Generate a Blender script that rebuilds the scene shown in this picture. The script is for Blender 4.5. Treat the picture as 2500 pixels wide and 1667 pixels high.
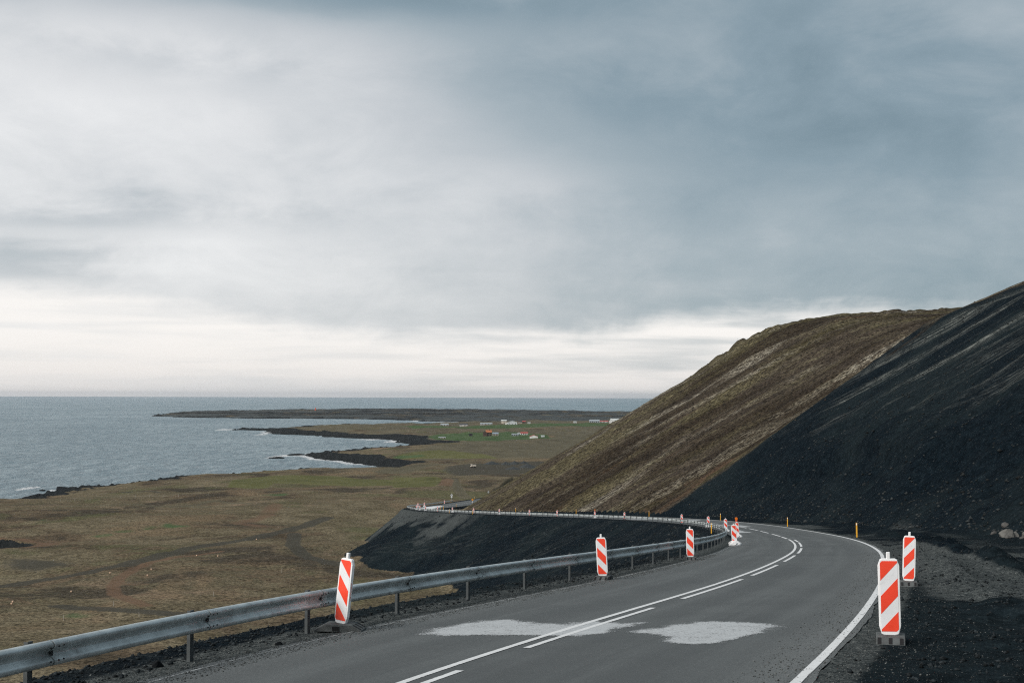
import bpy, bmesh, math, random
import numpy as np
from mathutils import Vector, Matrix, Euler
random.seed(3)
scene = bpy.context.scene
for o in list(bpy.data.objects): bpy.data.objects.remove(o)
C = scene.collection
R = math.radians
# ================================================================ camera, sky, sun, exposure
CAM_POS = Vector((0, 0, 50.0))
cam_d = bpy.data.cameras.new('camera'); cam = bpy.data.objects.new('camera', cam_d); C.objects.link(cam)
cam_d.sensor_width = 36.0; cam_d.lens = 50.0; cam_d.clip_start = .1; cam_d.clip_end = 120000
cam.location = CAM_POS
_pitch, _roll = math.atan(134.5/3472), .0031
cam.matrix_world = Matrix.Translation(CAM_POS) @ Matrix.Rotation(math.pi/2+_pitch, 4, 'X') @ Matrix.Rotation(_roll, 4, 'Z')
scene.camera = cam
SUN_AZ, SUN_EL = R(-128), R(36)             # over the shoulder, to the left of the camera; azimuth clockwise from +Y
sun_d = bpy.data.lights.new('sun', 'SUN'); sun = bpy.data.objects.new('sun', sun_d); C.objects.link(sun)
sun_d.energy = 1.5; sun_d.angle = R(32); sun_d.color = (1, .95, .88)
sv = Vector((math.sin(SUN_AZ)*math.cos(SUN_EL), math.cos(SUN_AZ)*math.cos(SUN_EL), math.sin(SUN_EL)))
sun.rotation_euler = sv.to_track_quat('Z', 'Y').to_euler()
scene.view_settings.view_transform = 'Standard'; scene.view_settings.look = 'None'
scene.view_settings.exposure = 0.85; scene.view_settings.gamma = 1.0; scene.view_settings.use_curve_mapping = False

scene.render.engine = 'CYCLES'; scene.cycles.use_denoising = False; scene.cycles.filter_width = 1.15; scene.cycles.max_bounces = 6; scene.cycles.diffuse_bounces = 3; scene.cycles.glossy_bounces = 3
class NT:                                   # a small node-tree writer
    def __init__(self, nt): self.nt = nt; nt.nodes.clear()
    def n(self, typ, ins=None, **kw):
        nd = self.nt.nodes.new(typ)
        for k, v in kw.items(): setattr(nd, k, v)
        for k, v in (ins or {}).items(): self.set(nd.inputs[k], v)
        return nd
    def set(self, sock, v):
        if hasattr(v, 'is_output') or isinstance(v, bpy.types.NodeSocket): self.nt.links.new(v, sock)
        else:
            try: sock.default_value = v
            except Exception: sock.default_value = (*v, 1) if len(v) == 3 else v
    def m(self, op, a, b=0.0, c=0.0, clamp=False):
        nd = self.n('ShaderNodeMath', {0: a, 1: b, 2: c}, operation=op); nd.use_clamp = clamp; return nd.outputs[0]
    def add(self, a, b): return self.m('ADD', a, b)
    def mul(self, a, b): return self.m('MULTIPLY', a, b)
    def sub(self, a, b): return self.m('SUBTRACT', a, b)
    def ss(self, x, a, b, lo=0.0, hi=1.0):
        return self.n('ShaderNodeMapRange', {0: x, 1: a, 2: b, 3: lo, 4: hi}, interpolation_type='SMOOTHSTEP').outputs[0]
    def mix(self, f, a, b, blend='MIX'):
        nd = self.n('ShaderNodeMix', data_type='RGBA', blend_type=blend)
        self.set(nd.inputs[0], f); self.set(nd.inputs[6], a); self.set(nd.inputs[7], b); return nd.outputs[2]
    def ramp(self, f, stops):
        nd = self.n('ShaderNodeValToRGB', {0: f}); cr = nd.color_ramp
        while len(cr.elements) < len(stops): cr.elements.new(.5)
        for e, (p, c) in zip(cr.elements, stops): e.position = p; e.color = (*c, 1)
        return nd.outputs[0]
    def noise(self, vec, scale, detail=4, rough=.55, dist=0.0):
        nd = self.n('ShaderNodeTexNoise', {'Vector': vec, 'Scale': scale, 'Detail': detail, 'Roughness': rough, 'Distortion': dist}); return nd.outputs[0]
    def mapping(self, vec, scale=(1, 1, 1), rot=(0, 0, 0), loc=(0, 0, 0)):
        return self.n('ShaderNodeMapping', {0: vec, 1: loc, 2: rot, 3: scale}).outputs[0]
    def rmap(self, vec, scale, deg, loc=(0, 0, 0)):             # turn first, then stretch
        return self.mapping(self.mapping(vec, (1, 1, 1), (0, 0, R(deg))), scale, loc=loc)
    def xyz(self, v): return self.n('ShaderNodeSeparateXYZ', {0: v}).outputs
    def vec(self, x, y, z): return self.n('ShaderNodeCombineXYZ', {0: x, 1: y, 2: z}).outputs[0]

world = bpy.data.worlds.new('World'); scene.world = world; world.use_nodes = True
w = NT(world.node_tree)
tc = w.n('ShaderNodeTexCoord').outputs['Generated']
dx, dy, dz = w.xyz(w.n('ShaderNodeVectorMath', {0: tc}, operation='NORMALIZE').outputs[0])
hor = w.m('SQRT', w.add(w.add(w.mul(dx, dx), w.mul(dy, dy)), 1e-4))
az = w.m('DIVIDE', dx, hor)                 # sine of the azimuth
el = w.m('DIVIDE', w.m('MAXIMUM', dz, 0.0), hor)
el = w.m('MINIMUM', el, .30)
SKY1, SKY2, SKY3 = (15.9, 16.4, 9.7), (5.2, 0.0, 13.3), (9.4, 15.2, 7.5)
SKY_GAIN = 5.5
pk = w.m('DIVIDE', 1.0, w.add(w.m('MAXIMUM', dz, 0.0), .11))    # clouds lie on a high sheet: they crowd together towards the horizon
pv = w.vec(w.mul(dx, pk), w.mul(dy, pk), 0.0)
n1 = w.noise(w.mapping(w.vec(dx, dy, w.mul(dz, 2.0)), (4.6, 4.6, 4.6), loc=SKY1), 1.0, 4, .52, .2)       # great soft masses
n2 = w.noise(w.mapping(pv, (.8, 1.5, 1), rot=(0, 0, R(-16)), loc=SKY2), 1.0, 6, .52, .25)               # drawn-out banks
n3 = w.noise(w.mapping(w.vec(dx, dy, w.mul(dz, 2.1)), (10, 10, 10), loc=SKY3), 1.0, 8, .61, .3)          # ragged lumps
wa = w.add(az, w.add(w.mul(w.sub(n1, .5), .16), w.mul(w.sub(n3, .5), .07)))           # cloud outlines wander
we = w.add(el, w.add(w.mul(w.sub(n2, .5), .05), w.mul(w.sub(n3, .5), .05)))
Bv = w.ss(wa, -.22, .24, .79, .28)                                                      # open, bright deck over the sea; heavy deck inland
for ca, ce, ra, re, amt in [(.03, .222, .13, .040, -.24), (-.12, .288, .24, .030, -.58), (-.36, .278, .05, .03, -.30), (.19, .178, .15, .030, -.13), (-.23, .222, .085, .014, -.11),
                            (-.30, .122, .13, .011, -.17), (-.33, .083, .10, .010, -.17), (-.09, .095, .12, .030, .05), (.0, .147, .09, .022, .10), (.30, .26, .06, .03, .10), (.16, .085, .16, .03, .03), (-.30, .19, .1, .03, .06)]:
    qa = w.m('DIVIDE', w.sub(wa, ca), ra); qe = w.m('DIVIDE', w.sub(we, ce), re)
    Bv = w.add(Bv, w.mul(w.m('EXPONENT', w.mul(w.add(w.mul(qa, qa), w.mul(qe, qe)), -1.0)), amt))
Bv = w.add(Bv, w.add(w.mul(w.sub(n1, .5), .34), w.add(w.mul(w.sub(n2, .5), .16), w.mul(w.sub(n3, .5), .56))))
cloud = w.ramp(Bv, [(0, (.175, .25, .295)), (.18, (.245, .325, .375)), (.38, (.37, .435, .475)), (.58, (.56, .59, .615)), (.78, (.74, .75, .76)), (1, (.90, .90, .90))])
eg = w.add(w.ss(az, -.32, -.08, .072, .040), w.ss(az, .03, .16, 0.0, .016))
eg = w.add(eg, w.add(w.mul(w.sub(n2, .5), .022), w.mul(w.sub(n3, .5), .034)))
G = w.ss(el, w.sub(eg, .007), w.add(eg, .012), 1.0, 0.0)
n4 = w.noise(w.mapping(w.vec(dx, dy, w.mul(dz, 14.0)), (6, 6, 6), loc=(3, 8, 1)), 1.0, 4, .5, .3)      # thin bars in the bright strip
G = w.mul(G, w.ss(n4, .32, .60, .42, 1.0))
strip_c = w.mix(w.ss(el, 0.0, .05), (.91, .87, .84, 1), (.99, .955, .925, 1))
cloud = w.mix(w.m('MINIMUM', w.m('MAXIMUM', G, 0.0), 1.0), cloud, strip_c)
sky = w.n('ShaderNodeTexSky', sky_type='NISHITA'); sky.sun_disc = False; sky.sun_elevation = SUN_EL; sky.sun_rotation = SUN_AZ
sky.altitude = 50
cl10 = w.mix(1.0, cloud, (SKY_GAIN, SKY_GAIN, SKY_GAIN, 1), 'MULTIPLY')
both = w.mix(.95, sky.outputs[0], cl10)
bg = w.n('ShaderNodeBackground', {0: both, 1: .1})
w.n('ShaderNodeOutputWorld', {0: bg.outputs[0]})

RT='''-18.074 -64.289 50.102 0.184 0.028 2.379 4.842 0.35
-17.162 -59.373 49.877 0.184 0.028 2.379 4.842 0.35
-16.249 -54.457 49.652 0.184 0.028 2.379 4.842 0.35
-15.336 -49.541 49.427 0.184 0.028 2.379 4.842 0.35
-14.424 -44.625 49.202 0.184 0.028 2.379 4.842 0.35
-13.511 -39.709 48.977 0.184 0.028 2.379 4.842 0.35
-12.599 -34.793 48.752 0.184 0.028 2.379 4.842 0.35
-11.686 -29.877 48.527 0.184 0.028 2.379 4.842 0.35
-10.774 -24.961 48.302 0.184 0.028 2.379 4.842 0.35
-9.861 -20.045 48.077 0.184 0.028 2.379 4.842 0.35
-8.949 -15.129 47.852 0.184 0.028 2.379 4.842 0.35
-8.036 -10.213 47.627 0.184 0.028 2.379 4.842 0.35
-7.123 -5.297 47.402 0.184 0.028 2.379 4.842 0.35
-6.211 -0.381 47.177 0.184 0.028 2.379 4.842 0.35
-5.298 4.535 46.952 0.184 0.028 2.379 4.842 0.35
-4.219 9.416 46.737 0.244 0.029 2.729 4.901 0.361
-2.876 14.232 46.506 0.293 0.03 3.062 4.956 0.386
-1.328 18.986 46.257 0.331 0.031 3.335 4.987 0.455
0.361 23.692 45.992 0.353 0.032 3.486 4.926 0.581
2.108 28.377 45.709 0.357 0.033 3.5 4.732 0.734
3.832 33.07 45.408 0.346 0.034 3.443 4.473 0.844
5.472 37.794 45.091 0.323 0.035 3.385 4.233 0.861
6.985 42.559 44.757 0.296 0.036 3.349 4.033 0.813
8.384 47.359 44.405 0.274 0.038 3.35 3.892 0.755
9.688 52.186 44.036 0.256 0.04 3.388 3.834 0.721
10.915 57.033 43.65 0.242 0.042 3.439 3.83 0.715
12.076 61.897 43.247 0.228 0.044 3.49 3.839 0.72
13.175 66.774 42.836 0.216 0.045 3.541 3.851 0.727
14.219 71.664 42.428 0.206 0.047 3.591 3.862 0.734
15.216 76.563 42.022 0.197 0.049 3.636 3.873 0.739
16.171 81.471 41.617 0.188 0.051 3.66 3.88 0.74
17.082 86.388 41.214 0.179 0.051 3.652 3.882 0.733
17.946 91.312 40.813 0.169 0.051 3.625 3.882 0.722
18.763 96.245 40.414 0.159 0.051 3.591 3.88 0.71
19.528 101.186 40.017 0.149 0.051 3.557 3.878 0.697
20.242 106.135 39.621 0.139 0.051 3.523 3.876 0.685
20.91 111.09 39.227 0.13 0.05 3.489 3.875 0.672
21.538 116.051 38.835 0.123 0.05 3.454 3.873 0.659
22.135 121.015 38.445 0.117 0.05 3.421 3.871 0.647
22.705 125.982 38.057 0.112 0.05 3.39 3.869 0.636
23.256 130.952 37.67 0.109 0.05 3.369 3.868 0.63
23.792 135.923 37.285 0.106 0.05 3.363 3.867 0.633
24.307 140.896 36.902 0.101 0.049 3.368 3.866 0.64
24.797 145.872 36.521 0.095 0.049 3.375 3.865 0.649
25.255 150.851 36.141 0.089 0.048 3.383 3.864 0.658
25.676 155.834 35.764 0.08 0.048 3.39 3.863 0.668
26.053 160.819 35.387 0.071 0.047 3.398 3.862 0.677
26.38 165.809 35.013 0.061 0.046 3.405 3.861 0.686
26.652 170.801 34.639 0.049 0.046 3.413 3.86 0.695
26.862 175.797 34.267 0.036 0.045 3.421 3.859 0.704
27.007 180.794 33.897 0.023 0.044 3.428 3.858 0.714
27.083 185.794 33.528 0.009 0.044 3.436 3.857 0.723
27.085 190.794 33.16 -0.006 0.043 3.444 3.856 0.732
27.01 195.793 32.794 -0.022 0.042 3.451 3.855 0.741
26.854 200.791 32.43 -0.039 0.042 3.459 3.854 0.75
26.612 205.785 32.067 -0.056 0.041 3.467 3.853 0.759
26.281 210.774 31.705 -0.074 0.04 3.474 3.852 0.769
25.857 215.756 31.345 -0.094 0.04 3.482 3.851 0.778
25.337 220.728 30.986 -0.113 0.039 3.49 3.85 0.787
24.717 225.69 30.629 -0.133 0.038 3.497 3.849 0.796
23.999 230.638 30.273 -0.153 0.038 3.505 3.848 0.805
23.186 235.571 29.919 -0.172 0.037 3.513 3.847 0.815
22.28 240.488 29.566 -0.191 0.036 3.52 3.846 0.824
21.283 245.388 29.214 -0.209 0.036 3.527 3.845 0.832
20.199 250.269 28.864 -0.227 0.035 3.533 3.845 0.839
19.028 255.13 28.516 -0.244 0.034 3.536 3.844 0.842
17.774 259.97 28.169 -0.261 0.034 3.537 3.844 0.844
16.439 264.789 27.824 -0.278 0.033 3.538 3.844 0.845
15.026 269.585 27.481 -0.294 0.032 3.539 3.844 0.846
13.536 274.357 27.14 -0.31 0.032 3.54 3.844 0.846
11.973 279.107 26.802 -0.325 0.031 3.541 3.843 0.847
10.339 283.832 26.466 -0.339 0.03 3.542 3.843 0.848
8.643 288.536 26.132 -0.352 0.03 3.543 3.843 0.849
6.893 293.219 25.8 -0.362 0.029 3.544 3.843 0.85
5.097 297.886 25.47 -0.371 0.028 3.545 3.843 0.851
3.264 302.537 25.143 -0.379 0.026 3.545 3.843 0.852
1.4 307.177 24.817 -0.384 0.025 3.546 3.842 0.853
-0.484 311.809 24.494 -0.388 0.023 3.547 3.842 0.853
-2.382 316.434 24.174 -0.39 0.021 3.548 3.842 0.854
-4.286 321.058 23.855 -0.391 0.019 3.549 3.842 0.855
-6.187 325.682 23.539 -0.389 0.017 3.55 3.842 0.856
-8.076 330.312 23.224 -0.385 0.015 3.551 3.842 0.857
-9.938 334.952 22.912 -0.378 0.013 3.552 3.842 0.858
-11.756 339.61 22.603 -0.367 0.011 3.553 3.841 0.859
-13.515 344.29 22.295 -0.353 0.009 3.554 3.841 0.859
-15.199 348.998 21.99 -0.335 0.007 3.555 3.841 0.86
-16.79 353.738 21.687 -0.314 0.005 3.555 3.841 0.861
-18.271 358.513 21.386 -0.289 0.003 3.556 3.841 0.862
-19.625 363.326 21.087 -0.261 0.001 3.557 3.841 0.863
-20.835 368.177 20.79 -0.23 -0.001 3.558 3.841 0.864
-21.884 373.066 20.462 -0.196 -0.003 3.559 3.84 0.865
-22.757 377.989 20.137 -0.158 -0.005 3.56 3.84 0.866
-23.435 382.942 19.815 -0.118 -0.007 3.561 3.84 0.866
-23.903 387.92 19.496 -0.074 -0.009 3.562 3.84 0.867
-24.143 392.914 19.18 -0.027 -0.011 3.563 3.84 0.868
-24.148 397.913 18.867 0.02 -0.013 3.564 3.84 0.869
-23.959 402.91 18.557 0.053 -0.015 3.565 3.84 0.87
-23.608 407.897 18.25 0.085 -0.017 3.565 3.839 0.871
-23.121 412.873 17.946 0.108 -0.019 3.566 3.839 0.872
-22.523 417.837 17.646 0.13 -0.021 3.567 3.839 0.873
-21.889 422.797 17.348 0.125 -0.023 3.568 3.839 0.873
-21.279 427.759 17.054 0.12 -0.025 3.569 3.839 0.874
-20.7 432.726 16.762 0.113 -0.027 3.57 3.839 0.875
-20.155 437.696 16.473 0.106 -0.03 3.571 3.839 0.876
-19.645 442.67 16.184 0.099 -0.033 3.572 3.838 0.877
-19.17 447.647 15.897 0.092 -0.036 3.573 3.838 0.878
-18.73 452.628 15.61 0.085 -0.039 3.574 3.838 0.879
-18.306 457.61 15.325 0.085 -0.042 3.574 3.838 0.879
-17.881 462.592 15.04 0.085 -0.045 3.575 3.838 0.88
-17.457 467.574 14.757 0.085 -0.048 3.576 3.838 0.881
-17.032 472.556 14.474 0.085 -0.05 3.577 3.838 0.882
-16.608 477.538 14.193 0.085 -0.051 3.578 3.837 0.883
-16.183 482.519 13.912 0.085 -0.051 3.579 3.837 0.884
-15.759 487.501 13.632 0.085 -0.05 3.58 3.837 0.885
-15.334 492.483 13.354 0.085 -0.05 3.581 3.837 0.886
-14.91 497.465 13.076 0.085 -0.049 3.582 3.837 0.886
-14.485 502.447 12.799 0.085 -0.049 3.583 3.837 0.887
-14.061 507.429 12.524 0.085 -0.048 3.584 3.837 0.888
-13.636 512.411 12.249 0.085 -0.048 3.584 3.836 0.889
-13.212 517.393 11.975 0.085 -0.047 3.585 3.836 0.89
-12.787 522.375 11.702 0.085 -0.047 3.586 3.836 0.891
-12.363 527.357 11.431 0.085 -0.047 3.587 3.836 0.892
-11.938 532.339 11.16 0.085 -0.046 3.588 3.836 0.893
-11.514 537.321 10.89 0.085 -0.046 3.589 3.836 0.893
-11.089 542.303 10.621 0.085 -0.045 3.59 3.836 0.894
-10.665 547.285 10.353 0.085 -0.045 3.591 3.835 0.895
-10.24 552.267 10.086 0.085 -0.044 3.592 3.835 0.896
-9.816 557.249 9.821 0.085 -0.044 3.593 3.835 0.897
-9.391 562.231 9.556 0.085 -0.043 3.594 3.835 0.898
-8.967 567.213 9.292 0.085 -0.043 3.594 3.835 0.899
-8.542 572.195 9.029 0.085 -0.043 3.595 3.835 0.899
-8.118 577.177 8.767 0.085 -0.042 3.596 3.835 0.9
-7.693 582.158 8.506 0.085 -0.042 3.597 3.834 0.901
-7.269 587.14 8.246 0.085 -0.041 3.598 3.834 0.902
-6.844 592.122 7.987 0.085 -0.041 3.599 3.834 0.903
-6.42 597.104 7.729 0.085 -0.04 3.6 3.834 0.904
-5.995 602.086 7.472 0.085 -0.04 3.601 3.834 0.905
-5.571 607.068 7.216 0.085 -0.039 3.602 3.834 0.906
-5.146 612.05 6.961 0.085 -0.039 3.603 3.834 0.906
-4.722 617.032 6.706 0.085 -0.039 3.603 3.833 0.907
-4.297 622.014 6.453 0.085 -0.038 3.604 3.833 0.908
-3.873 626.996 6.201 0.085 -0.038 3.605 3.833 0.909
-3.448 631.978 5.95 0.085 -0.037 3.606 3.833 0.91
-3.024 636.96 5.7 0.085 -0.037 3.607 3.833 0.911
-2.599 641.942 5.451 0.085 -0.036 3.608 3.833 0.912
-2.175 646.924 5.202 0.085 -0.036 3.609 3.833 0.912
-1.751 651.906 4.955 0.085 -0.035 3.61 3.832 0.913
-1.326 656.888 4.709 0.085 -0.035 3.611 3.832 0.914
-0.902 661.87 4.464 0.085 -0.034 3.612 3.832 0.915
-0.477 666.852 4.219 0.085 -0.034 3.613 3.832 0.916
-0.053 671.834 3.976 0.085 -0.034 3.613 3.832 0.917
0.372 676.815 3.734 0.085 -0.033 3.614 3.832 0.918
0.796 681.797 3.492 0.085 -0.033 3.615 3.831 0.919
1.221 686.779 3.252 0.085 -0.032 3.616 3.831 0.919
1.645 691.761 3.013 0.085 -0.032 3.617 3.831 0.92'''
COAST = [(-5000,-2000),(-1500,200),(-600,480),(-330,620),(-237,661),(-232,669),(-231,679),(-234,716),(-234,744),(-225,757),(-207,796),(-201,848),(-191,848),(-175,862),(-161,894),(-145,918),(-127,929),(-106,931),(-89,937),(-84,996),(-92,1013),(-102,1036),(-118,1061),(-135,1111),(-158,1150),(-175,1196),(-165,1214),(-154,1271),(-138,1285),(-142,1338),(-124,1339),(-114,1353),(-100,1395),(-88,1408),(-83,1468),(-88,1486),(-115,1511),(-121,1529),(-121,1600),(-146,1680),(-180,1697),(-229,1737),(-253,1807),(-305,1856),(-326,1960),(-363,2049),(-411,2094),(-387,2128),(-339,2130),(-338,2212),(-281,2320),(-173,2414),(-154,2516),(-126,2473),(-53,2532),(-26,2632),(-21,2758),(-58,2796),(-122,2812),(-168,2850),(-197,2973),(-253,3042),(-338,3097),(-451,3132),(-594,3162),(-713,3241),(-832,3388),(-868,3502),(-950,3993),(-959,4363),(-856,4706),(-696,5043),(-381,5307),(24,4977),(359,4445),(684,4317),(6000,5200),(9000,-2000)]
DARKLINE = [([(-103.4, 289.3), (-100.8, 300.3), (-94.1, 308.8), (-88.0, 325.9), (-84.2, 355.2), (-80.2, 392.5), (-72.2, 421.0), (-69.1, 439.3), (-65.6, 468.4), (-63.8, 495.7)], 3.4, 0.8), ([(-79.3, 251.3), (-68.4, 243.7), (-56.0, 236.8), (-45.3, 234.9)], 3.0, 0.7), ([(-64.9, 427.5), (-56.3, 367.4), (-50.0, 347.1), (-41.9, 328.6), (-36.0, 324.7)], 2.6, 0.75), ([(-189.1, 671.5), (-153.7, 621.3), (-134.7, 631.7), (-99.7, 632.1)], 3, 0.6)]
REDLINE = [([(-62.8, 246.2), (-68.5, 257.3), (-75.8, 273.2), (-78.3, 281.2), (-82.0, 299.1), (-83.9, 317.4), (-83.7, 328.9), (-79.7, 349.2), (-73.1, 357.8)], 2.0, 0.62), ([(-80.7, 289.6), (-73.5, 284.0)], 3, 0.5), ([(-91.6, 554.1), (-85.1, 494.8), (-89.4, 466.2), (-77.3, 453.8)], 5, 0.55), ([(-146.0, 410.0), (-136.1, 409.7), (-128.0, 406.0)], 4, 0.5), ([(-31.7, 683.5), (-33.6, 748.8)], 4, 0.75), ([(-127.8, 357.3), (-120.0, 361.3)], 4, 0.4)]
STRAWLINE = [([(45.6, 1612.2), (78.5, 1891.5), (114.2, 2032.2), (153.2, 2161.8)], 7, 0.95), ([(-19.4, 604.8), (-23.2, 636.2), (-27.6, 702.7), (-30.8, 754.3)], 3.0, 0.85), ([(-172.0, 545.1), (-150.0, 567.4), (-126.2, 548.1), (-91.4, 550.1)], 4, 0.6), ([(-68.0, 818.9), (-63.9, 934.6), (-49.2, 941.6)], 14, 0.75), ([(-127.9, 551.3), (-122.4, 586.0), (-103.0, 562.3)], 3.5, 0.6), ([(-167.3, 670.7), (-133.6, 631.5), (-48.9, 648.3)], 5, 0.5)]
STRAW = [[(-83.2, 1165.9), (-44.0, 1383.8), (16.6, 1359.7), (92.9, 1902.6), (127.9, 1843.1), (35.0, 1023.1), (-17.3, 1011.2), (-62.2, 1018.9), (-85.5, 1087.0)]]
GREEN = [[(-175.3, 2107.3), (-105.0, 2062.4), (-21.7, 2202.7), (47.1, 2417.6), (178.5, 2396.0), (153.8, 2217.2), (25.1, 2060.7), (-135.3, 1975.0)], [(-89.8, 1714.6), (-42.8, 1747.9), (8.7, 1800.3), (40.4, 1592.1), (45.3, 1449.7), (17.7, 1456.9), (-13.6, 1384.1), (-54.9, 1457.0), (-82.0, 1523.6), (-95.1, 1612.5)], [(-89.7, 1079.2), (-65.6, 1073.9), (-64.4, 1054.5), (-87.5, 1053.4)], [(-121.9, 419.7), (-119.6, 425.2), (-118.3, 421.9), (-120.8, 417.0)], [(-114.0, 442.9), (-113.6, 451.9), (-110.8, 446.9), (-112.7, 441.0)], [(-122.0, 438.0), (-117.5, 442.0), (-116.5, 437.0), (-120.4, 434.6)], [(-111.8, 455.4), (-110.7, 460.4), (-101.4, 449.1), (-107.7, 445.3)], [(-106.1, 607.2), (-98.1, 622.8), (-95.5, 606.1)], [(-157.4, 468.4), (-155.2, 476.4), (-153.4, 469.8)], [(-73.6, 237.5), (-73.5, 240.4), (-70.9, 237.1), (-71.8, 235.7)]]
FIELD = [[(-131.3, 653.4), (-148.3, 760.6), (-136.7, 786.3), (-125.7, 803.7), (-95.8, 792.6), (-85.0, 776.6), (-57.2, 758.0), (-50.0, 698.0), (-78.4, 692.5), (-117.6, 707.3), (-114.5, 658.7)], [(-64.6, 778.5), (-38.8, 764.7), (-36.4, 750.1), (-36.0, 671.1), (-54.8, 661.0)], [(-86.4, 1097.5), (-59.0, 1176.8), (-18.0, 1052.3), (-9.9, 1010.5), (-87.5, 1053.4)]]
DARK = [[(-44.0, 919.6), (-30.0, 944.2), (-9.4, 960.6), (26.2, 973.0), (18.9, 899.9), (14.9, 825.7), (-13.5, 789.2), (-32.8, 781.1), (-41.9, 838.2)], [(-31.7, 768.7), (-26.9, 759.9), (-23.0, 636.9), (-24.8, 636.1)], [(-124.7, 348.7), (-106.6, 338.5), (-97.6, 327.5), (-105.5, 317.9), (-114.5, 320.2)]]
GREYTRACK = [([(37.4, 138.9), (35.6, 117.4), (23.4, 65.1)], 2.4, 0.46), ([(20.1, 71.6), (15.8, 52.3), (13.3, 40.6), (11.6, 32.4)], 2.3, 1.0)]
FOAM = [(-261, 769, 6, 27, 1.0), (-243, 755, 6, 16, 0.95), (-420, 2119, 36, 103, 0.8), (-324, 1895, 13, 124, 1.0), (-263, 1729, 29, 52, 0.6), (-244, 1732, 15, 69, 0.7), (-193, 1163, 13, 47, 0.95), (-190, 1203, 9, 33, 0.9), (-122, 1067, 12, 33, 0.8), (-132, 1584, 14, 72, 1), (-162, 1657, 28, 79, 0.8), (-94, 1430, 16, 70, 1), (-148, 938, 16, 20, 0.8), (-131, 955, 11, 21, 0.8), (-209, 804, 5, 18, 0.9), (-235, 781, 4, 21, 0.9), (-88, 963, 8, 32, 1), (-144, 2653, 91, 81, 0.5), (-192, 2914, 25, 98, 0.9), (-987, 4187, 68, 252, 0.8), (-1074, 4059, 44, 189, 0.6), (-168, 1305, 15, 29, 0.7)]
# ---------------------------------------------------------------- shape of the land (plain numbers, metres; sea level = 0)
CAMZ = 50.0
RTAB = np.array([float(v) for v in RT.split()]).reshape(-1, 8)
def _spline(tab, n):                       # Catmull-Rom through rows, n steps per span
    P = np.vstack([2*tab[0]-tab[1], tab, 2*tab[-1]-tab[-2]]); out = []
    t = (np.arange(n)/n)[:, None]
    for i in range(1, len(P)-2):
        a, b, c, d = P[i-1], P[i], P[i+1], P[i+2]
        out.append(.5*((2*b)+(c-a)*t+(2*a-5*b+4*c-d)*t*t+(3*b-a-3*c+d)*t**3))
    return np.vstack(out+[tab[-1:]])
RD = _spline(RTAB, 5)                      # one row per metre of road: x y z heading bank wL wR gr
RS = np.arange(len(RD))-70.0               # distance along the road, 0 near the camera
def road_pt(s, o, dz=0.0):
    s = np.asarray(s, float)
    c = [np.interp(s, RS, RD[:, k]) for k in range(5)]
    return np.stack([c[0]+o*np.cos(c[3]), c[1]-o*np.sin(c[3]), c[2]+c[4]*o+dz], -1)
def road_w(s): return [np.interp(s, RS, RD[:, k]) for k in (5, 6, 7)]
_rng = np.random.RandomState(7)
_LAT = _rng.rand(256, 256).astype(np.float32)
def vnoise(x, y):
    xi = np.floor(x); yi = np.floor(y); fx = (x-xi).astype(np.float32); fy = (y-yi).astype(np.float32)
    xi = xi.astype(np.int64) & 255; yi = yi.astype(np.int64) & 255
    x1 = (xi+1) & 255; y1 = (yi+1) & 255
    fx = fx*fx*(3-2*fx); fy = fy*fy*(3-2*fy)
    a = _LAT[xi, yi]; b = _LAT[x1, yi]; c = _LAT[xi, y1]; d = _LAT[x1, y1]
    return (a+(b-a)*fx)*(1-fy)+(c+(d-c)*fx)*fy-.5
def fbm(x, y, wl, oct=4, gain=.5, off=0.0):
    r = 0; a = 1.0; f = 1.0/wl
    for k in range(oct):
        r = r+a*vnoise(x*f+17.3*k+off, y*f+9.1*k+off*1.7); a *= gain; f *= 2.03
    return r
def sstep(a, b, x):
    t = np.clip((x-a)/(b-a), 0, 1); return t*t*(3-2*t)
def smax(a, b, k):
    h = np.clip(.5+.5*(a-b)/k, 0, 1); return b+(a-b)*h+k*h*(1-h)
def seg_dist(X, Y, poly, closed=False):
    P = np.asarray(poly, np.float32); Q = np.roll(P, -1, 0) if closed else P[1:]
    best = np.full(X.shape, 1e12, np.float32)
    for a, b in zip(P, Q):
        dx, dy = b-a; L = dx*dx+dy*dy+1e-9
        t = np.clip(((X-a[0])*dx+(Y-a[1])*dy)/L, 0, 1)
        np.minimum(best, (X-a[0]-t*dx)**2+(Y-a[1]-t*dy)**2, out=best)
    return np.sqrt(best)
def inside(X, Y, poly):
    P = np.asarray(poly, float); r = np.zeros(X.shape, bool)
    for (x0, y0), (x1, y1) in zip(P, np.roll(P, -1, 0)):
        if y0 == y1: continue
        c = ((y0 > Y) != (y1 > Y)) & (X < (x1-x0)*(Y-y0)/(y1-y0)+x0); r ^= c
    return r
def coast_dist(X, Y):                      # metres inland of the waterline (negative at sea)
    d = seg_dist(X, Y, COAST, True)
    return np.where(inside(X, Y, COAST), d, -d)
HY = [-300, 40, 90, 110, 150, 190, 235, 260, 300, 335, 354, 365, 380, 400, 430, 470, 540, 700, 1200]
HX = [70, 50, 43, 38.5, 36.5, 35.5, 30.5, 25, 12, -2, -9, -11.2, -11.8, -8.5, 5, 32, 85, 200, 520]
HZY = [-300, 0, 24, 62, 101, 141, 181, 221, 260, 298, 335, 373, 400, 480, 700]
HZ = [70, 47.4, 46.2, 43.6, 40.3, 37.2, 34.2, 31.3, 28.5, 25.8, 23.2, 21.0, 20.0, 17.0, 12.0]
def hill_d(X, Y): return X-np.interp(Y, HY, HX)
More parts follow.
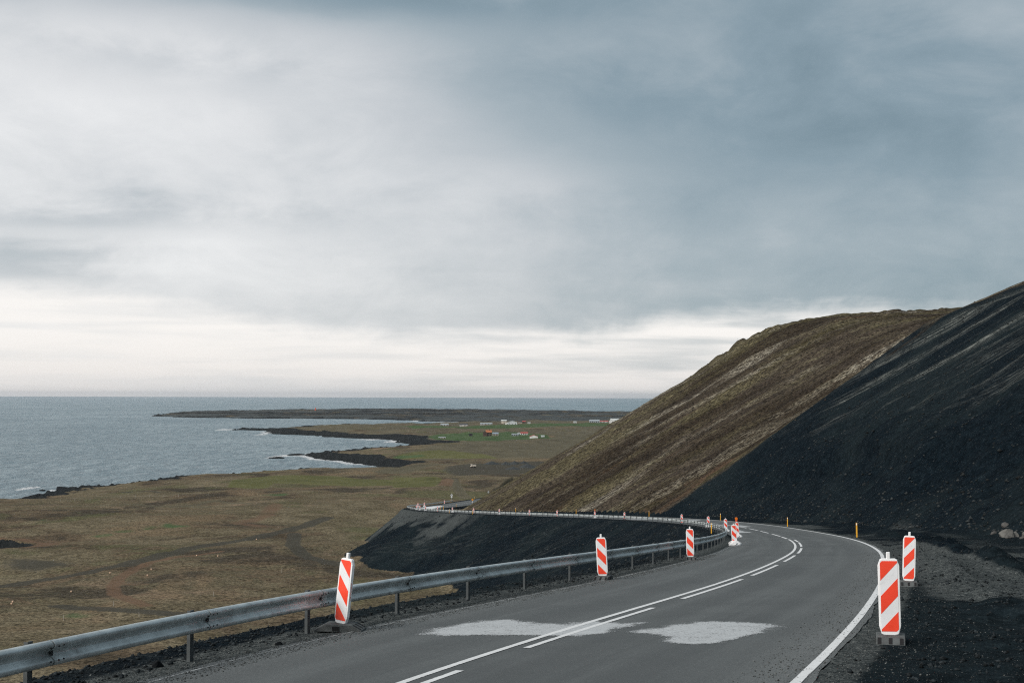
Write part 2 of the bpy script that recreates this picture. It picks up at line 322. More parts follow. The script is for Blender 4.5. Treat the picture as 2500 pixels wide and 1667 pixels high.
def hill_h(X, Y):
    d = hill_d(X, Y); z0 = np.interp(Y, HZY, HZ)
    dd = np.clip(d, 0, 220)
    dark = z0+np.where(d < 0, .75*d, .75*np.minimum(dd, 46)+.42*np.clip(dd-46, 0, 60)+.2*np.maximum(dd-106, 0))
    brown = z0+.582*np.minimum(d, 220)
    cap = CAMZ+np.interp(Y, [0, 250, 390, 440, 700], [8, 14.4, 20.8, 21.0, 16])+.06*np.clip(dd-75, -20, 150)
    brown = -smax(-brown, -cap, 6.0)
    w = sstep(244, 272, Y-.05*dd)
    h = dark*(1-w)+brown*w
    # relief: gullies run down the slope, hummocks and a little scarp low on the dark flank
    n = (fbm(X*.6, Y, 11, 4)*.9+fbm(X, Y, 3.2, 3, .55, 5)*.42)*(.35+.5*w)
    out = np.exp(-(((X-63)/13)**2+((Y-388)/26)**2))
    n = n+out*(1.0+2.6*np.abs(fbm(X, Y, 5, 3, .65, 3)))
    tp = np.exp(-(((X-98)/30)**2+((Y-350)/50)**2)); n = n+tp*np.maximum(0, fbm(X, Y, 8, 4, .6, 8))*1.6
    lo = sstep(2, 7, d)*(1-sstep(15, 30, d))*(1-sstep(228, 250, Y))
    n = n+lo*(fbm(X, Y, 14, 3, .6, 21)*2.2+fbm(X, Y, 4, 3, .6, 2)*.9)
    edge = 9.5+3.2*fbm(X*.2, Y, 16, 3, .6, 31)
    sc = sstep(edge-.5, edge+.6, d)*(1-sstep(edge+1, edge+11, d))*sstep(150, 172, Y)*(1-sstep(212, 228, Y))
    n = n+sc*2.2
    return h+n*sstep(.5, 6, d)
def lowland(X, Y, cd):
    wob = fbm(X, Y, 60, 4)*14*np.clip(Y/900, .6, 2.6)+fbm(X, Y, 9, 3)*4
    c = cd+wob*np.clip(np.abs(cd)/20+.35, 0, 1)
    pl = np.interp(np.hypot(X*.6, Y), [0, 240, 310, 450, 620, 800, 1500, 5000], [18, 13.4, 11.2, 9.2, 7.0, 6.2, 6.0, 5.0])
    prof = np.interp(c, [-60, -8, 0, 7, 25, 80], [-7, -1.6, 0, 2.2, 4.0, 7.0])
    prof = prof+np.where(cd > 80, (cd-80)*.2, 0)
    h = -smax(-prof, -pl, 1.6)
    inl = sstep(-2, 18, c)
    h = h+inl*(fbm(X, Y, 70, 4)*2.2+fbm(X, Y, 11, 3, .5, 3)*.55)
    rocky = np.exp(-((c-3)/11)**2)
    h = h+rocky*np.abs(fbm(X, Y, 9, 4, .65, 11))*3.4*sstep(-14, 0, c)
    far = sstep(1000, 1500, Y)
    h = h+far*inl*(fbm(X, Y*.4, 45, 4, .6, 4)*2.6)
    return h, c
PIT = (-172.0, 392.0, 41.0, 24.0)
def road_fields(X, Y):
    n = X.size; s = np.full(n, -999., np.float32); o = np.full(n, 999., np.float32); E = np.full(n, -99., np.float32)
    near = np.where((np.abs(X) < 170) & (Y > -90) & (Y < 760))[0]
    P = RD[::2]; cx, cy, cz, ch = [P[:, k].astype(np.float32) for k in range(4)]
    lft = (P[:, 5]+P[:, 7]+1.0).astype(np.float32)
    tn = np.interp(RS[::2], [0, 285, 315, 338, 352, 378, 440], [.62, .62, .72, .50, .50, .86, .7]).astype(np.float32)
    for k in range(0, len(near), 20000):
        ix = near[k:k+20000]
        dx = X[ix, None].astype(np.float32)-cx; dy = Y[ix, None].astype(np.float32)-cy
        d2 = dx*dx+dy*dy; j = np.argmin(d2, 1); r = np.arange(len(ix))
        ddx = dx[r, j]; ddy = dy[r, j]; hh = ch[j]
        al = ddx*np.sin(hh)+ddy*np.cos(hh); s[ix] = RS[::2][j]+al
        o[ix] = ddx*np.cos(hh)-ddy*np.sin(hh)
        E[ix] = np.max(cz-tn*np.maximum(0, np.sqrt(d2)-lft), 1)
    return s, o, E
WIND = [([(36.2, 168.6), (35.8, 152.1), (30.0, 117.0), (25.8, 95.9)], 0.32, 0.9), ([(24.2, 86.2), (18.6, 61.5), (16.2, 49.4), (15.2, 42.5)], 0.36, 0.7), ([(14.4, 51.0), (12.1, 39.4), (10.8, 32.4), (9.9, 27.7)], 0.26, 0.8)]
def terrain(X, Y, full=False):
    X = np.asarray(X, float).ravel(); Y = np.asarray(Y, float).ravel()
    cd = coast_dist(X, Y); L, c = lowland(X, Y, cd)
    px, py, rx, ry = PIT
    q = np.hypot((X-px)/rx, (Y-py)/ry)+fbm(X, Y, 12, 3)*.12
    L = L-9.0*(1-sstep(.80, 1.0, q))
    s, o, E = road_fields(X, Y)
    wL = np.interp(s, RS, RD[:, 5]); wR = np.interp(s, RS, RD[:, 6]); gr = np.interp(s, RS, RD[:, 7])
    zc = np.interp(s, RS, RD[:, 2]); bk = np.interp(s, RS, RD[:, 4])
    has = s > -900
    H = hill_h(X, Y)
    eL = -o-wL-gr-1.0                        # metres outside the left shoulder
    eR = o-wR
    # left: embankment
    gul = fbm(s, eL*.12, 7.0, 4, .5, 2)*.8+fbm(X, Y, 2.2, 3, .55, 6)*.35
    emb = E+gul*sstep(.3, 7, eL)*(.15+.85*np.clip((E-L)/3.5, 0, 1))
    left = smax(emb, L, 1.2)
    # right: shoulder, gravel bench, hill
    W = np.interp(s, [-100, 215, 250, 300, 720], [60, 60, 6, 3.5, 3.0])
    rz = zc+bk*np.clip(o, -9, wR+2.5)
    bench = rz-.03*np.clip(eR-1, 0, 4)-.6*np.maximum(0, eR-W)
    bench = bench+sstep(.4, 2.5, eR)*(fbm(X, Y, 6, 4, .55, 9)*.28+fbm(X, Y, .9, 3, .6, 1)*.09)
    # ditch then low bank along the far stretch
    bench = bench-.5*np.exp(-((eR-2.4)/.9)**2)*sstep(225, 260, s)
    for pts, hgt, wd in WIND:
        dd = seg_dist(X, Y, pts)
        bench = bench+hgt*np.exp(-(dd/wd)**2)*(1+1.2*fbm(X, Y, 1.3, 3, .6, 14))
    right = smax(smax(bench, H, .8), L, 1.0)
    right = np.where(o < 0, left, right)
    lz = rz+(zc-zc)
    z = np.where(o < 0, left, right)
    z = np.where(has, z, smax(H, L, 1.0))
    # the shoulders and the bed under the asphalt
    bed = zc+bk*o-.06
    sh = zc+bk*o-.014+fbm(X, Y, .5, 3, .6, 3)*.03
    onroad = has & (-o < wL-.05) & (o < wR+.05)
    w = np.where(o < 0, 1-sstep(-.2, 1.6, eL), 1-sstep(.5, 2.0, eR))
    z = np.where(has, z*(1-w)+sh*w, z)
    z = np.where(onroad, bed, z)
    if not full: return z
    return z, dict(s=s, o=o, eL=eL, eR=eR, c=c, cd=cd, q=q, hd=hill_d(X, Y), H=H, L=L, E=emb, has=has, on=onroad)
# ================================================================ helpers
def link(o, parent=None):
    C.objects.link(o)
    if parent is not None: o.parent = parent
    return o
def tag(o, label=None, cat=None, group=None, kind=None):
    if label: o['label'] = label
    if cat: o['category'] = cat
    if group: o['group'] = group
    if kind: o['kind'] = kind
    return o
def empty(name, loc=(0, 0, 0), rz=0.0):
    o = bpy.data.objects.new(name, None); o.location = loc; o.rotation_euler = (0, 0, rz); o.empty_display_size = .2
    return link(o)
def np_mesh(name, V, F, mat=None, smooth=False):
    V = np.ascontiguousarray(V, np.float32); F = np.asarray(F, np.int32); k = F.shape[1]
    me = bpy.data.meshes.new(name)
    me.vertices.add(len(V)); me.vertices.foreach_set('co', V.ravel())
    me.loops.add(F.size); me.loops.foreach_set('vertex_index', F.ravel())
    me.polygons.add(len(F)); me.polygons.foreach_set('loop_start', np.arange(0, F.size, k, dtype=np.int32))
    try: me.polygons.foreach_set('loop_total', np.full(len(F), k, np.int32))
    except Exception: pass
    me.update(calc_edges=True)
    if smooth: me.polygons.foreach_set('use_smooth', np.ones(len(F), bool))
    if mat: me.materials.append(mat)
    return me
def np_obj(name, V, F, mat, parent=None, smooth=False):
    return link(bpy.data.objects.new(name, np_mesh(name, V, F, mat, smooth)), parent)
def col_attr(me, name, rgb):
    a = me.attributes.new(name, 'FLOAT_COLOR', 'POINT')
    d = np.ones((len(me.vertices), 4), np.float32); d[:, :3] = rgb; a.data.foreach_set('color', d.ravel())
def grid_faces(nr, nc):
    i = np.arange((nr-1)*(nc-1)); r = i//(nc-1); c = i % (nc-1); a = r*nc+c
    return np.stack([a, a+1, a+nc+1, a+nc], 1)
def bm_obj(name, bm, mat, parent=None, smooth=False):
    me = bpy.data.meshes.new(name); bm.normal_update(); bm.to_mesh(me); bm.free()
    if smooth:
        for p in me.polygons: p.use_smooth = True
    if mat: me.materials.append(mat)
    return link(bpy.data.objects.new(name, me), parent)
def box(bm, c, s, rot=None, bev=0.0):
    r = bmesh.ops.create_cube(bm, size=1.0)
    M = Matrix.Translation(c) @ (rot.to_4x4() if rot is not None else Matrix()) @ Matrix.Diagonal((*s, 1))
    bmesh.ops.transform(bm, matrix=M, verts=r['verts'])
    if bev:
        es = list({e for v in r['verts'] for e in v.link_edges}); bmesh.ops.bevel(bm, geom=es, offset=bev, segments=1, affect='EDGES', profile=.5)
def cyl(bm, p, r, h, n=12, r2=None, axis='Z'):
    M = Matrix.Translation(p)
    if axis == 'Y': M = M @ Matrix.Rotation(R(90), 4, 'X')
    if axis == 'X': M = M @ Matrix.Rotation(R(90), 4, 'Y')
    bmesh.ops.create_cone(bm, cap_ends=True, segments=n, radius1=r, radius2=r if r2 is None else r2, depth=h, matrix=M)
def prism(bm, pts, y0, y1):                 # outline in x,z pushed from y0 to y1
    a = [bm.verts.new((x, y0, z)) for x, z in pts]; b = [bm.verts.new((x, y1, z)) for x, z in pts]
    n = len(pts); bm.faces.new(a); bm.faces.new(b[::-1])
    for i in range(n): bm.faces.new((a[i], b[i], b[(i+1) % n], a[(i+1) % n]))
    bmesh.ops.recalc_face_normals(bm, faces=bm.faces)
def copy_tree(o, parent=None):
    c = o.copy(); C.objects.link(c); c.parent = parent
    for ch in list(o.children): copy_tree(ch, c)
    return c
MATS = {}
def pbr(name, col, rough=.7, metal=0.0, var=.12, scale=8.0, bump=0.0, bscale=30.0, spec=.5, dirt=None):
    m = bpy.data.materials.new(name); m.use_nodes = True; t = NT(m.node_tree)
    co = t.n('ShaderNodeTexCoord').outputs['Object']
    n = t.noise(co, scale, 5, .6)
    lo = tuple(c*(1-var) for c in col); hi = tuple(min(1, c*(1+var)) for c in col)
    colr = t.mix(t.ss(n, .3, .7), (*lo, 1), (*hi, 1))
    if dirt:
        dn = t.noise(co, dirt[1], 6, .65); colr = t.mix(t.mul(t.ss(dn, dirt[2], dirt[2]+.18), dirt[3]), colr, (*dirt[0], 1))
    b = t.n('ShaderNodeBsdfPrincipled', {'Base Color': colr, 'Metallic': metal, 'Specular IOR Level': spec})
    t.set(b.inputs['Roughness'], t.ss(n, .2, .8, max(0, rough-.08), min(1, rough+.08)))
    if bump:
        bn = t.n('ShaderNodeBump', {'Strength': bump, 'Distance': .02, 'Height': t.noise(co, bscale, 4, .6)}); t.set(b.inputs['Normal'], bn.outputs[0])
    t.n('ShaderNodeOutputMaterial', {0: b.outputs[0]})
    MATS[name] = m; return m
# ================================================================ ground material
def ground_material():
    m = bpy.data.materials.new('ground'); m.use_nodes = True; t = NT(m.node_tree)
    P = t.n('ShaderNodeNewGeometry').outputs['Position']
    def attr(n): return t.n('ShaderNodeAttribute', attribute_name=n)
    A = t.n('ShaderNodeSeparateColor', {0: attr('mA').outputs[0]}).outputs
    B = t.n('ShaderNodeSeparateColor', {0: attr('mB').outputs[0]}).outputs
    K = t.n('ShaderNodeSeparateColor', {0: attr('mC').outputs[0]}).outputs
    big = t.noise(t.mapping(P, (.011, .011, .011)), 1, 5, .6, .4)
    mid = t.noise(t.mapping(P, (.07, .07, .07)), 1, 6, .65, .6)
    fine = t.noise(t.mapping(P, (.75, .75, .75)), 1, 6, .7)
    vfine = t.noise(t.mapping(P, (6, 6, 6)), 1, 5, .7)
    grit = t.noise(t.mapping(P, (28, 28, 28)), 1, 3, .7)
    # moor
    s = t.add(t.mul(big, .55), t.mul(mid, .45))
    moor = t.ramp(s, [(.38, (.052, .047, .038)), (.44, (.092, .073, .052)), (.49, (.150, .118, .082)), (.53, (.118, .107, .072)), (.58, (.180, .145, .102)), (.65, (.255, .19, .14))])
    mo2 = t.noise(t.mapping(P, (.024, .017, .02), loc=(4, 9, 1)), 1, 5, .62, .7)
    moor = t.mix(t.mul(t.ss(mo2, .49, .57), .9), moor, t.ramp(mid, [(.4, (.118, .103, .068)), (.6, (.19, .165, .115))]))
    moor = t.mix(t.mul(t.ss(mo2, .46, .38), .85), moor, (.058, .052, .043, 1))
    mo3 = t.noise(t.mapping(P, (.016, .011, .02), loc=(14, 2, 5)), 1, 5, .62, .6)
    moor = t.mix(t.mul(t.ss(mo3, .54, .62), .7), moor, (.105, .112, .060, 1))
    moor = t.mix(t.mul(t.ss(mo3, .44, .36), .6), moor, (.20, .15, .10, 1))
    moor = t.mix(t.mul(t.ss(fine, .46, .66), .75), moor, (.034, .028, .019, 1))
    moor = t.mix(t.mul(t.ss(t.noise(t.mapping(P, (.25, .25, .25), loc=(7, 3, 2)), 1, 5, .7), .57, .68), .45), moor, (.165, .14, .09, 1))
    straw = t.ramp(t.add(t.mul(fine, .5), t.mul(mid, .5)), [(.35, (.075, .066, .047)), (.5, (.14, .125, .085)), (.65, (.18, .16, .11))])
    grass = t.ramp(t.add(t.mul(mid, .7), t.mul(fine, .3)), [(.35, (.040, .075, .030)), (.5, (.080, .122, .055)), (.66, (.125, .155, .080))])
    field = t.ramp(t.add(t.mul(mid, .6), t.mul(fine, .4)), [(.35, (.07, .072, .032)), (.5, (.115, .115, .05)), (.66, (.15, .14, .07))])
    dirt = t.ramp(fine, [(.3, (.11, .068, .044)), (.7, (.20, .130, .088))])
    rock = t.ramp(t.add(t.mul(fine, .6), t.mul(vfine, .4)), [(.35, (.008, .010, .011)), (.55, (.022, .025, .026)), (.7, (.05, .052, .047))])
    # hill: moss and grit drawn out down the slope
    st1 = t.noise(t.rmap(P, (.07, .25, .0), 6), 1, 6, .62, .3)
    st2 = t.noise(t.rmap(P, (.55, 1.15, .0), 6), 1, 6, .7, .2)
    hm = t.add(t.mul(st1, .6), t.mul(st2, .4))
    brown = t.ramp(hm, [(.36, (.030, .026, .023)), (.46, (.058, .047, .038)), (.54, (.088, .073, .055)), (.60, (.13, .115, .078)), (.66, (.19, .175, .125))])
    olive = t.ss(t.add(t.noise(t.mapping(P, (.02, .06, .02), loc=(1, 4, 2)), 1, 4, .6, .4), t.mul(t.ss(t.xyz(P)[1], 300.0, 400.0), .16)), .54, .66)
    brown = t.mix(t.mul(olive, .9), brown, t.ramp(st2, [(.36, (.050, .044, .030)), (.5, (.108, .095, .056)), (.64, (.19, .17, .105))]))
    lich = t.noise(t.rmap(P, (.022, .075, .0), 6, (2, 6, 0)), 1, 4, .55, .5)
    pale = t.mul(t.mul(t.ss(lich, .54, .66), t.ss(st2, .43, .57)), t.ss(fine, .36, .54))
    brown = t.mix(t.mul(pale, .9), brown, (.44, .41, .34, 1))
    rust = t.mul(t.ss(t.noise(t.mapping(P, (.02, .10, .02), loc=(5, 1, 7)), 1, 4, .6, .4), .60, .70), .5)
    brown = t.mix(rust, brown, (.105, .058, .030, 1))
    band = t.noise(t.rmap(P, (.018, .05, .0), 6, (8, 3, 0)), 1, 4, .6, .3)
    brown = t.mix(t.ss(band, .56, .42), brown, t.mix(1.0, brown, (.60, .58, .55, 1), 'MULTIPLY'))
    brown = t.mix(t.mul(t.ss(fine, .47, .64), .72), brown, (.034, .028, .021, 1))
    brown = t.mix(t.mul(t.ss(vfine, .52, .7), .55), brown, (.020, .017, .013, 1))
    # black scree, shade also put into its colour, with thin pale streaks of moss
    d1 = t.noise(t.rmap(P, (.07, 1.3, 0), 48), 1, 6, .66)
    d2 = t.noise(t.rmap(P, (.016, .12, 0), 48, (4, 1, 0)), 1, 4, .6)
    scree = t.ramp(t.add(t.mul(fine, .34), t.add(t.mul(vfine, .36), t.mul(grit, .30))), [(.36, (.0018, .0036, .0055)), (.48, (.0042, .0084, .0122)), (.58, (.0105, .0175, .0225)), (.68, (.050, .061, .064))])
    gb = t.noise(t.mapping(P, (.05, .05, .05), loc=(9, 3, 1)), 1, 4, .6, .3)
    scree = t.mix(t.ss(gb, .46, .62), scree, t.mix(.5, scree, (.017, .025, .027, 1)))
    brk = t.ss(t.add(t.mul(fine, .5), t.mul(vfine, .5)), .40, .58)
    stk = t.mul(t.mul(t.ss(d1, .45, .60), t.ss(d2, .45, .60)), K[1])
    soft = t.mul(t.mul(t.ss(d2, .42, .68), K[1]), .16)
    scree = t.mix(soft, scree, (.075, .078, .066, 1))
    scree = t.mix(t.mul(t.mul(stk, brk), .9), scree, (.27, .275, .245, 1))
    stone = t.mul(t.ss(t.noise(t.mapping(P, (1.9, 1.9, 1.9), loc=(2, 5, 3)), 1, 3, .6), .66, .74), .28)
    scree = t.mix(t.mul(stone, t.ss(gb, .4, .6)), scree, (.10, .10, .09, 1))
    grey = t.ramp(t.add(t.mul(vfine, .4), t.mul(grit, .6)), [(.35, (.012, .016, .018)), (.46, (.040, .047, .048)), (.56, (.098, .108, .106)), (.67, (.24, .25, .24))])
    spk = t.noise(t.mapping(P, (1.7, 1.7, 1.7), loc=(3, 3, 8)), 1, 5, .75)
    spk = t.ramp(spk, [(.38, (.10, .11, .12)), (.46, (.42, .42, .42)), (.53, (.80, .80, .79)), (.61, (1.0, .99, .97))])
    brown = t.mix(1.0, t.mix(1.0, brown, (1.42, 1.40, 1.36, 1), 'MULTIPLY'), spk, 'MULTIPLY'); moor = t.mix(.85, t.mix(1.0, moor, (1.52, 1.46, 1.38, 1), 'MULTIPLY'), spk, 'MULTIPLY'); straw = t.mix(.5, straw, spk, 'MULTIPLY'); grass = t.mix(.4, grass, spk, 'MULTIPLY'); scree = t.mix(.55, t.mix(1.0, scree, (1.12, 1.15, 1.18, 1), 'MULTIPLY'), spk, 'MULTIPLY')
    def edge(mask, amt=.55):                # ragged borders between one cover and the next
        q = t.add(mask, t.mul(t.sub(t.add(t.mul(mid, .5), t.mul(fine, .5)), .5), amt)); return t.ss(q, .38, .62)
    c = moor
    c = t.mix(edge(B[0]), c, straw)
    c = t.mix(edge(K[2], .9), c, field)
    c = t.mix(edge(A[1], .7), c, grass)
    TR = t.n('ShaderNodeSeparateColor', {0: attr('mD').outputs[0]}).outputs
    c = t.mix(t.mul(edge(TR[0], .6), .88), c, t.ramp(fine, [(.35, (.044, .043, .036)), (.65, (.086, .080, .064))]))
    c = t.mix(t.mul(edge(A[2], .8), .8), c, dirt)
    c = t.mix(edge(B[2]), c, brown)
    c = t.mix(t.mul(edge(TR[1], .7), .75), c, t.mix(1.0, dirt, spk, 'MULTIPLY'))
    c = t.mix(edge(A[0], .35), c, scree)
    c = t.mix(edge(B[1], .5), c, rock)
    c = t.mix(edge(K[0], .5), c, grey)
    bs = t.n('ShaderNodeBsdfPrincipled', {'Base Color': c, 'Roughness': 1.0, 'Specular IOR Level': .03})
    h = t.add(t.mul(fine, .55), t.add(t.mul(vfine, .16), t.mul(grit, .03)))
    h = t.add(h, t.mul(t.mul(st2, B[2]), .16))
    bp = t.n('ShaderNodeBump', {'Strength': .75, 'Distance': .8, 'Height': h}); t.set(bs.inputs['Normal'], bp.outputs[0])
    t.n('ShaderNodeOutputMaterial', {0: bs.outputs[0]})
    return m
M_GROUND = ground_material()
# ================================================================ terrain: one sheet, finer where it is near
def build_ground():
    fa = np.arange(-22.5, 22.5001, .045)
    side = np.concatenate([np.arange(22.7, 30, .3), np.arange(30, 60, 1.2), np.arange(60, 181, 5.)])
    azs = np.radians(np.concatenate([-side[::-1], fa, side]))
    azs = azs[(azs > -math.pi+1e-3)]
    rr = np.unique(np.round(np.concatenate([np.array([.5, 2, 4, 6]), np.geomspace(7.5, 5600, 690), np.arange(286, 372, 1.3), np.arange(404, 436, .6)]), 2))
    nr, nc = len(rr), len(azs)
    X = (rr[:, None]*np.sin(azs)).ravel(); Y = (rr[:, None]*np.cos(azs)).ravel()
    Z, f = terrain(X, Y, True)
    F = grid_faces(nr, nc)[:, ::-1]
    wrap = np.stack([np.arange(nr-1)*nc+nc-1, np.arange(nr-1)*nc, np.arange(1, nr)*nc, np.arange(1, nr)*nc+nc-1], 1)[:, ::-1]
    F = np.vstack([F, wrap])
    keep = (Z[F] > -2.2).any(1); F = F[keep]
    used = np.zeros(len(Z), bool); used[F.ravel()] = True
    idx = np.cumsum(used)-1; F = idx[F]
    V = np.stack([X, Y, Z], 1)[used]
    o = np_obj('ground', V, F, M_GROUND, smooth=True); tag(o, kind='structure')
    m = {k: v[used] for k, v in f.items()}; x, y, z = V.T.astype(float)
    n1 = fbm(x, y, 40, 4); n2 = fbm(x, y, 7, 3, .6, 5)
    hd = m['hd']; onhill = (m['H'] > np.maximum(m['L'], -50)+.05)&(z <= m['H']+.9)&(hd > .3)
    bnd = y-(256-.10*np.clip(hd, 0, 80))+n2*10+n1*10+fbm(x*.14, y, 5, 4, .6, 12)*22          # black scree and the slope's painted shade this side, brown moss beyond
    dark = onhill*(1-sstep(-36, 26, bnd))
    low = sstep(0, 5, 26-hd)*0
    brown = onhill*sstep(-50, -22, bnd)
    emb = m['has']&(m['o'] < 0)&(~m['on'])&(m['E'] > m['L']+.15)
    near_r = m['has']&(m['eR'] > .2)&(m['eR'] < 70)&(hd < 2.5)&(m['s'] < 250)
    far_r = m['has']&(m['eR'] > .2)&(m['eR'] < 3.5)&(m['s'] >= 240)
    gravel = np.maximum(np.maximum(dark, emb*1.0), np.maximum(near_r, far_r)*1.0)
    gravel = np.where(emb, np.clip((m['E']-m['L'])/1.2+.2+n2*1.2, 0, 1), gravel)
    shoulder = np.exp(-((m['eL']+1.1)/.8)**2)*m['has']*sstep(-20, 5, m['s'])*(1-.5*sstep(60, 120, m['s']))
    shoulder = np.maximum(shoulder*.9, np.exp(-((m['eR']-.25)/.6)**2)*m['has']*.75*(m['s'] < 230))
    shoulder = np.maximum(shoulder, near_r*sstep(3, -5, hd)*np.clip(.41+.25*n2+.25*n1+.08*sstep(35, 70, y), .2, .7))
    shoulder = np.maximum(shoulder, (emb&(m['eL'] > 0))*sstep(285, 330, m['s'])*sstep(16, 2, m['eL']+14*n2)*.56)
    shoulder = np.where((y > 2600)&(m['cd'] > 0), .5+.35*fbm(x, y, 260, 4, .6, 3)+.3*n1, shoulder)  # far headland greyed: part of its haze is put into the colour
    tr = np.zeros(len(x))
    for pts, wd, wgt in GREYTRACK: tr = np.maximum(tr, wgt*np.exp(-(seg_dist(x, y, pts)/wd)**2))
    shoulder = np.maximum(shoulder, tr)
    for pts, hg, wd in WIND[:2]: shoulder = shoulder*(1-.9*np.exp(-(seg_dist(x, y, pts)/(wd*.9))**2))
    def poly(ps, soft):
        d = np.full(len(x), -1e9)
        for p in ps:
            dd = seg_dist(x, y, p, True); d = np.maximum(d, np.where(inside(x, y, p), dd, -dd))
        return sstep(-soft, soft, d)
    def lines(ls):
        r = np.zeros(len(x))
        for p, wd, wgt in ls: r = np.maximum(r, wgt*np.exp(-(seg_dist(x, y, p)/wd)**4))
        return r
    base = (~onhill)&(~emb)
    green = poly(GREEN, 12)*base
    straw = np.maximum(np.maximum(poly(STRAW, 25), sstep(1150, 1400, y)*(.55+.6*n1)), lines(STRAWLINE))*base
    field = poly(FIELD, 6)*base
    red = np.maximum(lines(REDLINE), .85*np.exp(-((m['q']-1.08)/.10)**2))*base
    dk = np.maximum(lines(DARKLINE), poly(DARK, 14)*.8)*base
    rock = sstep(np.interp(y, [600, 1000, 1600], [20, 32, 42]), np.interp(y, [600, 1000, 1600], [9, 14, 18]), m['c']+n2*12)*(z < 9)
    farrock = sstep(1000, 1300, y)*sstep(70, 5, m['cd'])*.9*(1-green)
    rock = np.maximum(rock, farrock); rock = np.where((y > 2700)&(m['cd'] > 0), .52+.5*n1+.5*sstep(500, 100, x+.0*y)*.3, rock)*(1-.8*poly(GREEN, 12))
    rock = np.where(m['q'] < .98, 1, rock)
    nohill = ~onhill
    me = o.data
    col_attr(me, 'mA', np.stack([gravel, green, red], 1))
    rust = brown*np.exp(-((bnd-7)/7)**2)*sstep(30, 10, hd)*(.62+.5*n2)
    col_attr(me, 'mD', np.stack([dk, rust, dk], 1))
    col_attr(me, 'mB', np.stack([straw, rock*nohill, brown], 1))
    streak = dark*sstep(16, 32, hd+10*n2)
    streak = np.where(emb, .12, streak)
    col_attr(me, 'mC', np.stack([shoulder, streak, field], 1))
    return o
GROUND = build_ground()
# ================================================================ sea
def sea_material():
    m = bpy.data.materials.new('sea_water'); m.use_nodes = True; t = NT(m.node_tree)
    P = t.n('ShaderNodeNewGeometry').outputs['Position']
    sh = t.n('ShaderNodeSeparateColor', {0: t.n('ShaderNodeAttribute', attribute_name='shore').outputs[0]}).outputs
    w1 = t.noise(t.mapping(P, (.05, .035, .05), rot=(0, 0, R(25))), 1, 6, .62, .3)
    w2 = t.noise(t.mapping(P, (.35, .25, .3), rot=(0, 0, R(25))), 1, 5, .65)
    w3 = t.noise(t.mapping(P, (.004, .0022, .004), rot=(0, 0, R(12))), 1, 5, .6, .5)
    fo = t.noise(t.mapping(P, (.045, .03, .05), loc=(5, 2, 0)), 1, 6, .7, .8)
    foam = t.ss(t.add(t.mul(sh[0], .75), t.mul(t.sub(fo, .5), 1.25)), .42, .62)
    crest = t.mul(t.ss(t.noise(t.mapping(P, (.03, .055, .05), rot=(0, 0, R(8)), loc=(1, 7, 0)), 1, 5, .75), .735, .77), .8)
    foam = t.m('MAXIMUM', foam, crest)
    col = t.mix(t.ss(t.add(t.mul(w3, .40), t.mul(t.noise(t.mapping(P, (.13, .022, 0), rot=(0, 0, R(-6))), 1, 6, .72, .4), .60)), .40, .60), (.110, .190, .232, 1), (.29, .375, .41, 1))  # pale streaks paint the sky reflected off wave facets into the water colour
    bs = t.n('ShaderNodeBsdfPrincipled', {'Base Color': t.mix(foam, col, (.72, .74, .75, 1)), 'IOR': 1.33, 'Specular IOR Level': .5})
    t.set(bs.inputs['Roughness'], t.mix(foam, t.mix(w3, (.30, .30, .30, 1), (.40, .40, .40, 1)), (.9, .9, .9, 1)))
    h = t.add(t.mul(w1, 4.2), t.mul(w2, 1.3))
    bp = t.n('ShaderNodeBump', {'Strength': 1.0, 'Distance': 4.0, 'Height': h}); t.set(bs.inputs['Normal'], bp.outputs[0])
    t.n('ShaderNodeOutputMaterial', {0: bs.outputs[0]})
    return m
def build_sea():
    azs = np.radians(np.concatenate([np.arange(-90, -24, 3.), np.arange(-24, 16, .1), np.arange(16, 91, 3.)]))
    rr = np.concatenate([np.geomspace(480, 6500, 330), np.geomspace(6800, 60000, 20)])
    X = (rr[:, None]*np.sin(azs)).ravel(); Y = (rr[:, None]*np.cos(azs)).ravel()
    cd = coast_dist(X, Y); L, c = lowland(X, Y, cd)
    Z = (fbm(X, Y, 55, 3, .55, 2)*.7+fbm(X, Y, 13, 3, .55, 9)*.35)*(1-sstep(4000, 7000, rr.repeat(len(azs))))
    F = grid_faces(len(rr), len(azs))[:, ::-1]; F = F[(cd[F] < 40).any(1)]
    o = np_obj('sea', np.stack([X, Y, Z], 1), F, sea_material(), smooth=True); tag(o, kind='structure')
    fo = np.exp(-np.maximum(0, -c)/np.interp(Y, [600, 1200, 3000], [10, 26, 40]))*(.68+.9*np.clip(fbm(X, Y, 120, 2, .5, 4)+.1, -.4, .5))
    for px, py, rx, ry, wgt in FOAM:
        fo = np.maximum(fo, wgt*np.exp(-((X-px)/rx)**2-((Y-py)/ry)**2))
    fo *= (1-sstep(3600, 4200, Y))
    col_attr(o.data, 'shore', np.stack([fo, fo, fo], 1))
build_sea()
